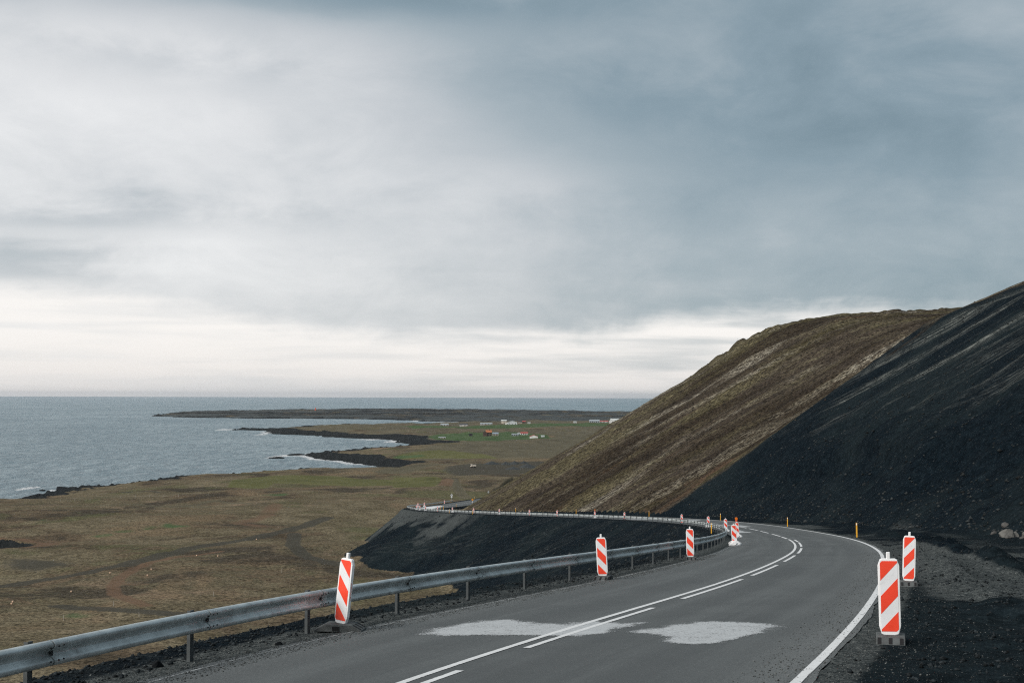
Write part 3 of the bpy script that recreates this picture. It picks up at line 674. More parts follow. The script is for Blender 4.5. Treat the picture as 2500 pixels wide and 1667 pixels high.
# ================================================================ road
def asphalt_material(name='asphalt', paint=None):
    m = bpy.data.materials.new(name); m.use_nodes = True; t = NT(m.node_tree)
    P = t.n('ShaderNodeNewGeometry').outputs['Position']
    uv = t.xyz(t.n('ShaderNodeUVMap', uv_map='so').outputs[0])           # u = metres along, v = metres across
    big = t.noise(t.mapping(P, (.22, .22, .22)), 1, 5, .6, .3)
    lane = t.noise(t.vec(t.mul(uv[0], .035), t.mul(uv[1], 1.3), 0.0), 1, 4, .6, .2)
    f1 = t.noise(t.mapping(P, (22, 22, 22)), 1, 4, .75)
    f2 = t.noise(t.mapping(P, (75, 75, 75)), 1, 2, .7)
    agg = t.add(t.mul(f1, .5), t.mul(f2, .5))
    base = t.ramp(agg, [(.34, (.033, .038, .039)), (.5, (.083, .091, .092)), (.62, (.128, .138, .138)), (.74, (.27, .28, .275))])
    base = t.mix(t.ss(t.add(t.mul(big, .4), t.mul(lane, .6)), .40, .60), t.mix(.6, base, (.066, .073, .075, 1)), t.mix(.45, base, (.120, .130, .131, 1)))
    for oc in (-2.55, -.95, 1.05, 2.75):        # wheels polish four bands
        q = t.m('DIVIDE', t.sub(uv[1], oc), .34); tr_ = t.m('EXPONENT', t.mul(t.mul(q, q), -1.0))
        base = t.mix(t.mul(t.mul(tr_, t.ss(lane, .30, .60)), .34), base, (.046, .050, .052, 1))
    # loose chippings gather along both edges
    ed = t.n('ShaderNodeUVMap', uv_map='edge').outputs[0]; ex = t.xyz(ed)[0]
    sp = t.noise(t.mapping(P, (34, 34, 34), loc=(3, 1, 2)), 1, 3, .75)
    chip = t.mul(t.ss(sp, .50, .62), t.ss(t.add(ex, t.mul(t.sub(big, .5), 1.6)), 1.9, .1))
    base = t.mix(t.mul(chip, .8), base, t.ramp(f2, [(.35, (.06, .064, .065)), (.65, (.33, .34, .33))]))
    bs = t.n('ShaderNodeBsdfPrincipled', {'Base Color': base, 'Roughness': .86, 'Specular IOR Level': .35})
    bp = t.n('ShaderNodeBump', {'Strength': .5, 'Distance': .012, 'Height': agg}); t.set(bs.inputs['Normal'], bp.outputs[0])
    t.n('ShaderNodeOutputMaterial', {0: bs.outputs[0]}); return m
def paint_material(name, col, wear, grain, rough=.75):
    m = bpy.data.materials.new(name); m.use_nodes = True; t = NT(m.node_tree)
    P = t.n('ShaderNodeNewGeometry').outputs['Position']
    f1 = t.noise(t.mapping(P, (26, 26, 26)), 1, 5, .78); f3 = t.noise(t.mapping(P, (1.6, 1.6, 1.6)), 1, 5, .6, .4)
    ed = t.xyz(t.n('ShaderNodeUVMap', uv_map='edge').outputs[0])[0]      # 0 on the outline, 1 well inside
    a = t.add(t.mul(f1, grain), t.add(t.mul(f3, .5), t.mul(ed, .28)))
    fac = t.ss(a, wear-.04, wear+.05)
    v = t.noise(t.mapping(P, (9, 9, 9)), 1, 4, .7)
    c = t.mix(t.ss(v, .3, .7), (*[x*.82 for x in col], 1), (*col, 1))
    bs = t.n('ShaderNodeBsdfPrincipled', {'Base Color': c, 'Roughness': rough, 'Specular IOR Level': .4})
    tr = t.n('ShaderNodeBsdfTransparent'); mx = t.n('ShaderNodeMixShader', {0: fac, 1: tr.outputs[0], 2: bs.outputs[0]})
    t.n('ShaderNodeOutputMaterial', {0: mx.outputs[0]}); return m
def uv_layer(me, name, vals):               # vals per vertex (n,2)
    l = me.uv_layers.new(name=name); vi = np.empty(len(me.loops), np.int32); me.loops.foreach_get('vertex_index', vi)
    l.data.foreach_set('uv', np.ascontiguousarray(vals[vi], np.float32).ravel())
M_ASPH = asphalt_material()
M_LINE = paint_material('road_paint', (.72, .73, .73), .66, .9)
M_EDGE = paint_material('worn_road_paint', (.50, .51, .50), 1.12, 1.2)
M_OLD = paint_material('faded_patch_paint', (.46, .48, .49), 1.20, 1.7, .85)
def build_road():
    s = np.concatenate([np.arange(-70, 130, .5), np.arange(130, 700, 1.)]); nc = 13
    wL, wR, gr = road_w(s); k = np.linspace(0, 1, nc)
    jl = .14+.10*fbm(s, s*0+3, 2.2, 4, .6); jr = .12+.12*fbm(s, s*0+8, 2.0, 4, .6)
    o = -(wL+jl)[:, None]*(1-k)+(wR+jr)[:, None]*k
    P = road_pt(s[:, None]+0*o, o)
    P[..., 2] += .004*fbm(P[..., 0], P[..., 1], 3, 3)
    V = P.reshape(-1, 3); ob = np_obj('road', V, grid_faces(len(s), nc)[:, ::-1], M_ASPH, smooth=True); tag(ob, kind='structure')
    so = np.stack([np.repeat(s, nc), o.ravel()], 1); uv_layer(ob.data, 'so', so)
    e = np.minimum(o+(wL+jl)[:, None], (wR+jr)[:, None]-o).ravel(); uv_layer(ob.data, 'edge', np.stack([e, e], 1))
    return ob
ROAD = build_road()
def strip(name, s0, s1, off, width, mat, dz=.006, step=.5, endw=None):
    n = max(3, int((s1-s0)/step)+1); s = np.linspace(s0, s1, n)
    oo = off(s) if callable(off) else np.full(n, off)
    c = np.array([-.5, -.25, 0, .25, .5]); O = oo[:, None]+width*c
    V = road_pt(s[:, None]+0*O, O, dz).reshape(-1, 3)
    ob = np_obj(name, V, grid_faces(n, 5)[:, ::-1], mat, ROAD, True)
    e = np.tile(np.array([0, .8, 1, .8, 0]), n); uv_layer(ob.data, 'edge', np.stack([e, e], 1)); return ob
strip('centre_line', -60, 97.5, 0.0, .125, M_LINE)
for a, b in [(3.0, 10.0), (12.2, 16.0), (18.8, 26.6), (29.2, 37.0), (39.0, 46.2), (49.4, 57.0), (60.4, 71.0), (74.6, 86.8), (88.4, 95.6)]:
    strip('dash', a, b, .31, .12, M_LINE, .0065)
sd = 99.6
for a, b in [(99.6, 107.6), (109.4, 120.4), (124.8, 135.8), (139.2, 151.6)]+[(155+15.5*i, 166.5+15.5*i) for i in range(13)]+[(420+13*i, 430+13*i) for i in range(16)]:
    strip('dash', a, b, -.04, .15, M_LINE, .0065, 1.0)
strip('edge_line', -30, 240, lambda s: road_w(s)[1]-.08, .14, M_LINE, .0065)
strip('edge_line', 240, 640, lambda s: road_w(s)[1]-.08, .11, M_EDGE, .0065, 1.0)
strip('worn_edge_line', 5, 78, lambda s: -road_w(s)[0]+.02, .10, M_EDGE, .0065)
strip('worn_edge_line', 78, 640, lambda s: -road_w(s)[0]+.05, .09, M_EDGE, .0065, 1.0)
def patch(name, pts, mat, dz=.005, pad=.25):
    P = np.array(pts, float); s = np.arange(P[:, 0].min()-pad, P[:, 0].max()+pad+.01, .12 if P[0, 0] < 60 else .5); o = np.arange(P[:, 1].min()-pad, P[:, 1].max()+pad, .06 if P[0, 0] < 60 else .15)
    A, B = np.meshgrid(s, o, indexing='ij'); a, b = A.ravel(), B.ravel()
    d = seg_dist(a, b, P, True); d = np.where(inside(a, b, P), d, -d)+fbm(a*.5, b, .7, 4, .65, 3)*.40       # how far inside the daub
    F = grid_faces(len(s), len(o)); F = F[(d[F] > -.08).any(1)]
    ob = np_obj(name, road_pt(a, b, dz), F[:, ::-1], mat, ROAD, True)
    if ob.data.polygons[0].normal.z < 0: ob.data.flip_normals()
    e = np.clip(d/.22, -1.6, 1); uv_layer(ob.data, 'edge', np.stack([e, e], 1)); return ob
patch('faded_paint_patch', [(20.0, -2.35), (21.4, -2.3), (23.0, -2.2), (23.3, -1.6), (22.6, -.9), (22.4, -.3), (23.3, 0), (23.3, .95), (22.7, 1.0), (21.2, .95), (20.6, .6), (20.3, -1.1)], M_OLD)
patch('faded_paint_patch', [(21.6, 1.15), (23.0, 1.5), (23.8, 2.2), (23.6, 3.5), (22.6, 3.55), (20.8, 3.3), (20.1, 3.0), (20.1, 2.4), (21.0, 1.8)], M_OLD)
for pl in ([(173.5, .5), (173, 1.1), (161.8, 1.1), (160.5, .25), (167, .1)], [(140, -2.6), (145, -1.5), (130.6, -1.2), (131, -2.5)], [(184, -.5), (173.4, -.3), (170.8, -1.2), (180, -1.2)], [(222, 2.6), (213, 2.6), (213, 1.5), (220, 1.5)], [(246, -2.2), (238, -.6), (232, -.7), (240, -2.4)], [(272, 1.8), (262, 2.8), (258, 1.2), (268, .6)]):
    patch('faded_paint_patch', pl, M_OLD)
patch('painted_island', [(392, .6), (410, -1.6), (436, -2.4), (446, -1.2), (432, .9), (410, 2.6), (398, 2.6)], M_LINE)
# ================================================================ guardrail
M_GALV = pbr('galvanised_steel', (.56, .60, .60), .48, .6, .16, 3.0, .12, 60, dirt=((.20, .22, .22), 5.0, .56, .5))
M_POST = pbr('galvanised_post', (.075, .085, .088), .65, .2, .2, 5.0, .1, 50)
M_BOLT = pbr('dark_bolt', (.03, .033, .035), .6, .4)
PROF = [(.008, -.158), (.046, -.150), (.072, -.132), (.083, -.108), (.080, -.084), (.062, -.064), (.014, -.024), (.004, 0), (.014, .024), (.062, .064), (.080, .084), (.083, .108), (.072, .132), (.046, .150), (.008, .158)]
def rail_o(s):
    a, b, g = road_w(s); return -(a+g)
rail_root = empty('guardrail', tuple(road_pt(12.0, float(rail_o(12.0)))))
tag(rail_root, 'long galvanised steel guardrail along the left edge of the winding road', 'guardrail')
RC = Vector(rail_root.location)
def beam(s0, s1, nseg=5):
    s = np.linspace(s0, s1+.12, nseg+1); o = rail_o(s); n = len(PROF)
    V = []
    for lay in (0, 1):
        for i, (si, oi) in enumerate(zip(s, o)):
            for (t, z) in PROF:
                tt = t-.045-(.0045 if lay else 0)+(.013*(1-i/nseg))   # each sheet laps over the next
                V.append(road_pt(si, oi+tt)+np.array([0, 0, .565+z]))
    V = np.array(V)-np.array(RC); m = nseg+1; F = []
    g = grid_faces(m, n); F.append(g); F.append(g[:, ::-1]+m*n)
    top = np.arange(m-1)
    for col in (0, n-1):
        a = top*n+col; q = np.stack([a, a+n, a+n+m*n, a+m*n], 1); F.append(q if col == 0 else q[:, ::-1])
    for row in (0, m-1):
        a = row*n+np.arange(n-1); q = np.stack([a, a+1, a+1+m*n, a+m*n], 1); F.append(q)
    return np_obj('rail_beam', V, np.vstack(F), M_GALV, rail_root, False)
joints = [s for s in np.arange(-12, 500, 4.0)]
for a, b in zip(joints[:-1], joints[1:]): beam(a+.3, b+.3)
def post_mesh():
    bm = bmesh.new()
    for c, sz in (((0, 0, -.12), (.006, .10, 1.72)), ((-.028, .047, -.12), (.05, .006, 1.72)), ((-.028, -.047, -.12), (.05, .006, 1.72))): box(bm, Vector(c), sz)
    box(bm, Vector((.03, 0, .565)), (.052, .08, .10))
    me = bpy.data.meshes.new('post'); bm.to_mesh(me); bm.free(); me.materials.append(M_POST); return me
PM = post_mesh()
def bolt_mesh():
    bm = bmesh.new()
    for y in (-.10, .06, .16):
        for z in (-.085, .085): cyl(bm, (.088, y, .565+z), .012, .012, 8, axis='X')
    cyl(bm, (.012, 0, .565), .017, .016, 8, axis='X'); box(bm, Vector((.014, .02, .565)), (.008, .035, .06))
    me = bpy.data.meshes.new('bolts'); bm.to_mesh(me); bm.free(); me.materials.append(M_BOLT); return me
BM = bolt_mesh()
ps = list(np.arange(-12, 240, 4.0))+list(np.arange(240, 310, 3.0))+list(np.arange(310, 378, 2.3))+list(np.arange(378, 500, 4.0))
for s in ps:
    o = float(rail_o(s)); h = float(np.interp(s, RS, RD[:, 3]))
    p = bpy.data.objects.new('post', PM); link(p, rail_root); q = Vector(road_pt(s, o-.105))-RC; p.location = q; p.rotation_euler = (0, 0, -h)
for s in [x for x in joints if -4 < x < 62]:
    o = float(rail_o(s)); h = float(np.interp(s, RS, RD[:, 3]))
    p = bpy.data.objects.new('bolts', BM); link(p, rail_root); p.location = Vector(road_pt(s+.3, o-.045))-RC; p.rotation_euler = (0, 0, -h)
# ================================================================ beacons
M_WHT = pbr('white_plastic', (.88, .88, .88), .42, 0, .04, 6, dirt=((.55, .54, .52), 14, .60, .45))
M_REF = pbr('white_reflective_sheet', (.82, .83, .85), .35, 0, .05, 3, dirt=((.50, .50, .50), 9, .58, .5))
M_RED = pbr('red_reflective_sheet', (.92, .07, .03), .38, 0, .10, 3, dirt=((.50, .10, .06), 18, .66, .5))
M_RUB = pbr('recycled_rubber', (.075, .082, .082), .85, 0, .35, 9, .5, 60)
M_HOLE = pbr('black_recess', (.006, .006, .007), .9)
M_BAG = pbr('white_sack', (.72, .72, .72), .85, 0, .12, 9, .5, 14)
M_ORG = pbr('orange_lens', (.85, .20, .02), .25, 0, .15, 9)
M_LMP = pbr('red_orange_housing', (.70, .10, .03), .45, 0, .1, 9)
M_GLV = pbr('grey_pole', (.45, .47, .48), .5, .5)
PW, PH, PD = .30, 1.06, .062
def beacon_parts(kind):                     # kind: (stripe lean, base kind, lamp)
    lean, base, lamp = kind
    z0 = .13; hw, c = PW/2, .045; D = {}
    out = [(-hw+c*.7, z0), (-.06, z0-.02), (.06, z0-.02), (hw-c*.7, z0), (hw, z0+.11), (hw, z0+PH-.10), (hw-.03, z0+PH-.015), (hw-.06, z0+PH), (-hw+.06, z0+PH), (-hw+.03, z0+PH-.015), (-hw, z0+PH-.10), (-hw, z0+.11)]
    bm = bmesh.new(); prism(bm, out, -PD/2, PD/2)
    bmesh.ops.bevel(bm, geom=[e for e in bm.edges if abs(e.verts[0].co.y-e.verts[1].co.y) < 1e-5], offset=.012, segments=2, affect='EDGES', profile=.6)
    D['frame'] = (bm, M_WHT)
    fw, f0, f1 = PW/2-.028, z0+.035, z0+PH-.03
    bm = bmesh.new(); box(bm, Vector((0, 0, (f0+f1)/2)), (2*fw, PD+.006, f1-f0)); D['face_panel'] = (bm, M_REF)
    # three slanting stripes, clipped to the panel
    H = f1-f0; k = H/3.05; rise = .255*lean
    for i, zc in enumerate((f0+.03, f0+H*.5, f1-.03)):
        def line(zc_): return zc_-rise/2*1.0, zc_+rise/2*1.0        # z at left, at right
        th = H*.125
        l, r = zc-rise/2, zc+rise/2
        poly = [(-fw+.003, l-th), (fw-.003, r-th), (fw-.003, r+th), (-fw+.003, l+th)]
        def clip(pl, zlim, up):
            res = []
            for (a, b) in zip(pl, pl[1:]+pl[:1]):
                ina = (a[1] <= zlim) if up else (a[1] >= zlim); inb = (b[1] <= zlim) if up else (b[1] >= zlim)
                if ina: res.append(a)
                if ina != inb:
                    q = (zlim-a[1])/(b[1]-a[1]); res.append((a[0]+q*(b[0]-a[0]), zlim))
            return res
        poly = clip(clip(poly, f1-.003, True), f0+.003, False)
        bm = bmesh.new(); prism(bm, poly, -PD/2-.005, PD/2+.005); D['stripe%d' % i] = (bm, M_RED)
    bm = bmesh.new(); box(bm, Vector((0, 0, z0+PH+.04)), (.055, .055, .10), bev=.008); D['handle'] = (bm, M_WHT)
    if base == 'rubber':
        bm = bmesh.new(); L, Wd, hh = .40, .20, .12          # half length along the traffic, half width
        prof = [(-L, 0), (L, 0), (L, .03), (L-.17, hh), (-L+.17, hh), (-L, .03)]
        a = [bm.verts.new((-Wd, y, z)) for y, z in prof]; b = [bm.verts.new((Wd, y, z)) for y, z in prof]
        bm.faces.new(a); bm.faces.new(b[::-1])
        for i in range(6): bm.faces.new((a[i], b[i], b[(i+1) % 6], a[(i+1) % 6]))
        bmesh.ops.recalc_face_normals(bm, faces=bm.faces); bmesh.ops.bevel(bm, geom=list(bm.edges), offset=.008, segments=1, affect='EDGES')
        D['base'] = (bm, M_RUB)
        bm = bmesh.new(); 
        rt = Matrix.Rotation(math.atan2(.09, .17), 3, 'X')
        for x in (-.15, 0, .15): box(bm, Vector((x, -L+.085+.002, .075)), (.05, .14, .012), rt)
        for x in (-1, 1): box(bm, Vector((x*(Wd-.002), .03, .055)), (.02, .12, .07))
        D['recess'] = (bm, M_HOLE)
    elif base == 'sack':
        bm = bmesh.new(); bmesh.ops.create_icosphere(bm, subdivisions=3, radius=1.0)
        for v in bm.verts:
            q = v.co.copy(); r = 1+.30*float(fbm(np.array([q.x*3+7]), np.array([q.y*3+q.z*2]), 1.0, 3, .6)[0])
            v.co = Vector((q.x*.40*r, q.y*.34*r, max(-.02, .10+q.z*.20*r)))
        D['sack'] = (bm, M_BAG)
        bm = bmesh.new(); box(bm, Vector((0, 0, .05)), (.34, .5, .09), bev=.01); D['base'] = (bm, M_RUB)
    if lamp:
        bm = bmesh.new(); cyl(bm, (0, 0, z0+PH+.30), .105, .07, 20, axis='Y'); D['lens'] = (bm, M_ORG)
        bm = bmesh.new(); box(bm, Vector((0, .0, z0+PH+.135)), (.16, .085, .15), bev=.02); D['lamp_housing'] = (bm, M_LMP)
    return D
_cache = {}
def beacon(loc, yaw, kind, label, group, tilt=(0, 0), scale=1.0, base_yaw=0.0):
    root = empty('traffic_beacon', loc, yaw); root.scale = (scale,)*3
    tag(root, label, 'traffic beacon', group)
    if kind not in _cache:
        d = {}
        for nm, (bm, mat) in beacon_parts(kind).items():
            me = bpy.data.meshes.new(nm); bm.normal_update(); bm.to_mesh(me); bm.free(); me.materials.append(mat); d[nm] = me
        _cache[kind] = d
    lamp = None
    for nm, me in _cache[kind].items():
        clean = ''.join(ch for ch in nm if not ch.isdigit())
        o = bpy.data.objects.new(clean, me); link(o, root)
        if nm in ('base', 'recess', 'sack'): o.rotation_euler = (0, 0, base_yaw)
        else:                               # the whole board leans to one side, seen from the road
            q = Matrix.Rotation(-yaw, 3, 'Z') @ Matrix.Rotation(tilt[1], 3, 'Y') @ Matrix.Rotation(tilt[0], 3, 'X') @ Matrix.Rotation(yaw, 3, 'Z'); o.rotation_euler = q.to_euler()
        if nm == 'lens': o['label'] = 'round orange warning lamp on top'
    return root
def zat(x, y): return float(terrain(np.array([x]), np.array([y]))[0])
def on_road(s, o):
    p = road_pt(s, o); wl, wr, g = [float(v) for v in road_w(s)]
    z = p[2]+.004 if (-wl-.1 < o < wr+.2) else zat(p[0], p[1])
    return (float(p[0]), float(p[1]), float(z))
G1, G2 = 'striped beacons lining the left edge', 'striped beacons on the right verge'
def yaw_at(loc, extra=0): return -math.atan2(loc[0], loc[1])+extra       # plate square to someone coming up the road
BE = [ # s, o, stripes, foot, lamp, extra yaw, label, scale, tilt, base yaw
 (21.3, 5.62, 1, 'rubber', 0, R(3), 'large red and white beacon in the right foreground, largest of all beacons', 1.13, (R(-1), R(-1)), R(-3)),
 (35.0, 4.85, 1, 'rubber', 0, R(-2), 'red and white beacon standing just behind the large right foreground one', 1.06, (0, R(1.5)), R(3)),
 (20.45, -3.78, -1, 'rubber', 0, R(-46), 'leaning beacon turned aside on a flat rubber foot, nearest the camera on the left', 1.07, (R(-1), R(5.5)), R(122)),
 (36.4, -3.5, -1, 'rubber', 0, R(-8), 'red and white beacon, second along the left edge, in front of the near guardrail', 1.0, (0, R(-3)), R(-5)),
 (52.4, -3.45, -1, 'rubber', 0, R(-4), 'red and white beacon, third along the left edge, where the near guardrail starts to curl', 1.0, (0, R(-1.5)), R(10)),
 (82.0, -3.45, -1, 'sack', 0, R(4), 'beacon with crumpled white sack round its foot, at the tip of the guardrail bend', 1.02, (0, R(-4)), 0),
 (109.2, -3.3, -1, 'sack', 1, R(6), 'nearer of the two beacons that carry an orange lamp, white sack at its foot', 1.0, (0, R(-4)), 0),
 (137.0, -3.26, -1, 'sack', 0, R(4), 'beacon half hidden behind the guardrail bend, just left of the sack-footed pair', 1.05, (0, R(-2)), 0),
 (167.5, -3.31, -1, 'sack', 0, R(3), 'beacon behind the guardrail, second left of the bend tip', 1.05, (0, 0), 0),
 (197.2, -3.35, -1, 'rubber', 0, R(3), 'beacon on a black foot behind the guardrail, third left of the bend tip', 1.05, (0, 0), 0),
 (239.8, -3.42, -1, 'rubber', 0, R(3), 'small beacon behind the far rail, first to the right of the farther lamp-topped one', 1.0, (0, 0), 0),
 (257.8, -3.44, -1, 'sack', 1, R(3), 'farther of the two beacons that carry an orange lamp, behind the far straight rail', 1.0, (0, 0), 0),
 (279.5, -3.44, -1, 'rubber', 0, 0, 'small beacon behind the far rail, first to the left of the farther lamp-topped one', 1.0, (0, 0), 0),
 (295.0, -3.44, -1, 'rubber', 0, 0, 'small beacon behind the far rail, second to the left of the farther lamp-topped one', 1.0, (0, 0), 0),
 (312.2, -3.45, -1, 'sack', 0, 0, 'tiny beacon behind the far rail, third to the left of the farther lamp-topped one', 1.0, (0, 0), 0),
 (327.8, -3.45, -1, 'rubber', 0, 0, 'tiny beacon behind the far rail, fourth to the left of the farther lamp-topped one', 1.0, (0, 0), 0),
 (342.0, -3.45, -1, 'sack', 0, 0, 'tiny beacon behind the far rail, fifth to the left of the farther lamp-topped one', 1.0, (0, 0), 0),
 (353.5, -3.45, -1, 'rubber', 0, 0, 'tiny beacon behind the far rail, sixth to the left of the farther lamp-topped one', 1.0, (0, 0), 0),
 (364.8, -3.46, -1, 'sack', 0, 0, 'tiny beacon behind the far rail, seventh to the left of the farther lamp-topped one', 1.0, (0, 0), 0),
 (371.5, -3.46, -1, 'sack', 0, 0, 'tiny beacon in the far hairpin cluster, right one of the lower two', 1.0, (0, 0), 0),
 (376.5, -3.46, -1, 'sack', 0, 0, 'tiny beacon in the far hairpin cluster, leftmost of all beacons', 1.0, (0, 0), 0),
 (417.0, -3.47, -1, 'sack', 0, 0, 'tiny beacon just past the far hairpin, first along the rail beyond it', 1.0, (0, 0), 0),
 (427.2, -3.47, -1, 'sack', 0, 0, 'tiny beacon just past the far hairpin, second along the rail beyond it', 1.0, (0, 0), 0),
 (467.0, -3.47, -1, 'rubber', 0, 0, 'farthest tiny beacon, beyond the hairpin near the end of the rail', 1.0, (0, 0), 0)]
for i, (s, o, ln, foot, lamp, ey, lab, sc, tl, by) in enumerate(BE):
    L = on_road(s, o); L = (L[0], L[1], L[2]+(.03 if i == 2 else 0)); q_ = beacon(L, yaw_at(L, ey), (ln, foot, lamp), lab, G2 if i < 2 else G1, tl, sc, by)
    if i == 2: LEAN = q_
bm = bmesh.new(); zz = .52; rl = random.Random(4)       # the small orange lettering up the edge of the leaning board (too small to read)
for k in range(11):
    h_ = rl.uniform(.012, .018); box(bm, Vector((PW/2+.001, 0, zz)), (.004, .020, .004)); box(bm, Vector((PW/2+.001, rl.choice((-.008, .008)), zz+h_/2)), (.004, .004, h_))
    if k % 2: box(bm, Vector((PW/2+.001, 0, zz+h_)), (.004, .018, .004))
    zz += .026
le = bm_obj('side_lettering', bm, M_LMP, LEAN); le.rotation_euler = [o.rotation_euler for o in LEAN.children if o.name.startswith('frame')][0]
# ================================================================ delineator posts
M_YEL = pbr('yellow_plastic', (.78, .40, .03), .5, 0, .08, 6)
def delin_meshes():
    bm = bmesh.new(); prism(bm, [(-.05, -.15), (.05, -.15), (.046, .98), (-.046, 1.02)], -.035, .035); a = bpy.data.meshes.new('shaft'); bm.to_mesh(a); bm.free(); a.materials.append(M_YEL)
    bm = bmesh.new(); box(bm, Vector((0, 0, .90)), (.062, .078, .12)); b = bpy.data.meshes.new('reflector'); bm.to_mesh(b); bm.free(); b.materials.append(M_WHT); return a, b
DA, DB = delin_meshes()
DE = [(97.5, 4.6, 'nearest yellow marker post, on the right verge of the bend'), (156.0, 4.5, 'second yellow marker post on the outside of the bend, below the black slope'),
 (209.2, 4.45, 'third yellow marker post, just left of the orange lamp at the bend'), (251.0, 4.44, 'fourth yellow marker post, at the corner where black slope meets brown hill'),
 (289.2, 4.44, 'yellow marker post at the foot of the brown hill, left of the far lamp-topped beacon'), (322.0, 4.44, 'small yellow marker post at the foot of the brown hill, mid far straight'),
 (382.2, 4.44, 'tiny yellow marker post on the inside of the far hairpin, nearer of two'), (391.5, 4.44, 'tiny yellow marker post on the inside of the far hairpin, farther of two'),
 (437.0, 4.44, 'tiny yellow marker post beyond the hairpin by the inner ditch'), (490, -4.3, 'tiny yellow marker post beside the end of the far rail'), (560, -4.2, 'farthest tiny marker post on the left of the road beyond the hairpin'),
 (134.2, -4.75, 'thin yellow marker post outside the guardrail just before its bend'), (325.2, -4.75, 'tiny yellow marker post outside the far rail, right one of two'), (340.5, -4.75, 'tiny yellow marker post outside the far rail, left one of two')]
for s, o, lab in DE:
    p = road_pt(s, o); L = (float(p[0]), float(p[1]), zat(p[0], p[1])); r = empty('marker_post', L, yaw_at(L)); tag(r, lab, 'marker post', 'yellow roadside marker posts')
    r.rotation_euler = (0, R(random.uniform(-2, 2)), yaw_at(L))
    for nm, me in (('shaft', DA), ('reflector', DB)): link(bpy.data.objects.new(nm, me), r)
# ================================================================ road signs far down the road
M_SGN = pbr('white_sign_face', (.74, .75, .76), .4); M_SGR = pbr('grey_sign_back', (.40, .42, .43), .5, .4); M_OSG = pbr('orange_sign_face', (.85, .33, .02), .4); M_DRK = pbr('dark_sign_mark', (.02, .02, .022), .5)
def pole(root, h, mat=M_GLV):
    bm = bmesh.new(); cyl(bm, (0, 0, h/2-.3), .04, h+.6, 10); bm_obj('pole', bm, mat, root, True)
def sign(s, o, label, kind):
    p = road_pt(s, o); L = (float(p[0]), float(p[1]), zat(p[0], p[1])); r = empty('road_sign', L, yaw_at(L)); tag(r, label, 'road sign', 'road signs down the valley')
    if kind == 'round':
        pole(r, 2.6); bm = bmesh.new(); cyl(bm, (0, -.06, 2.35), .36, .03, 28, axis='Y'); f = bm_obj('round_plate', bm, M_SGN, r)
        bm = bmesh.new(); cyl(bm, (0, -.078, 2.35), .19, .006, 20, axis='Y'); bm_obj('mark', bm, M_SGR, f)
        bm = bmesh.new(); box(bm, Vector((0, -.06, 1.72)), (.56, .03, .42), bev=.01); bm_obj('lower_plate', bm, M_SGN, r)
    elif kind == 'orange':
        pole(r, 1.7, M_WHT); bm = bmesh.new(); box(bm, Vector((0, -.06, 1.75)), (.58, .03, .58), Matrix.Rotation(R(45), 3, 'Y'), .01); f = bm_obj('diamond_plate', bm, M_OSG, r)
        bm = bmesh.new(); box(bm, Vector((0, -.078, 1.76)), (.09, .006, .32), Matrix.Rotation(R(35), 3, 'Y')); bm_obj('mark', bm, M_DRK, f)
    else:
        pole(r, 2.2); bm = bmesh.new(); prism(bm, [(-.42, 1.6), (.42, 1.6), (.30, 2.1), (.16, 2.45), (-.16, 2.45), (-.30, 2.1)], -.06, -.03); bm_obj('plate', bm, M_SGR, r)
sign(500, -5.4, 'round white sign with a plate below it, standing beside the road past the hairpin', 'round')
sign(476, 4.6, 'small orange diamond sign on a white post, on the inner side past the hairpin', 'orange')
sign(622, -5.0, 'grey sign seen from behind, farthest along the road beside the hill', 'back')
# ================================================================ boulders and rocks
M_ROCK = pbr('basalt', (.070, .068, .064), .92, 0, .4, 3.0, .8, 9); M_BLK = pbr('black_basalt', (.012, .014, .016), .95, 0, .6, .8, 1.0, 3, spec=.1); M_PALE = pbr('pale_stone', (.11, .108, .10), .92, 0, .3, 3.0, .6, 9)
def rock(name, loc, size, mat, label, cat, group=None, seed=0, sub=3, sq=(1, 1, .75)):
    bm = bmesh.new(); bmesh.ops.create_icosphere(bm, subdivisions=sub, radius=1.0)
    rnd = random.Random(seed); pl = [(Vector((rnd.uniform(-1, 1), rnd.uniform(-1, 1), rnd.uniform(-.6, 1))).normalized(), rnd.uniform(.50, .86)) for _ in range(16)]
    for v in bm.verts:
        q = v.co.normalized(); r = 1.0
        for n, d in pl:
            k = q.dot(n)
            if k > .05: r = min(r, d/k)
        r *= 1+.05*float(fbm(np.array([q.x*4+seed]), np.array([q.y*4+q.z*3]), 1.0, 3, .6)[0])
        v.co = Vector((q.x*sq[0], q.y*sq[1], q.z*sq[2]))*r*size
    o = bm_obj(name, bm, mat); o.location = (loc[0], loc[1], loc[2]+size*sq[2]*.25); o.rotation_euler = (0, 0, seed*1.3); return tag(o, label, cat, group)
BO = [((38.0, 112.5), .30, 'small angular boulder at the left end of the row below the black slope', M_ROCK), ((39.0, 113), .42, 'boulder second from the left in the row below the black slope', M_ROCK), ((36.6, 105.8), .70, 'largest pale boulder in the row below the black slope', M_PALE),
 ((37.4, 106.2), .52, 'pale boulder leaning against the largest one below the black slope', M_PALE), ((38.2, 105.8), .55, 'upright boulder right of the largest one below the black slope', M_PALE), ((38.9, 105.2), .40, 'boulder near the right edge below the black slope', M_ROCK), ((37.1, 103.6), .28, 'small dark stone in front of the largest boulder below the black slope', M_ROCK), ((36.2, 104), .26, 'low stone at the left foot of the largest boulder below the black slope', M_ROCK)]
for i, (p, sz, lab, mt) in enumerate(BO): rock('boulder', (*p, zat(*p)), sz, mt, lab, 'boulder', 'boulders below the black slope', i+1)
rock('boulder', (-10.8, 241.7, zat(-10.8, 241.7)), 1.0, M_PALE, 'single grey boulder on the brown moor seen under the near guardrail', 'boulder', None, 21)
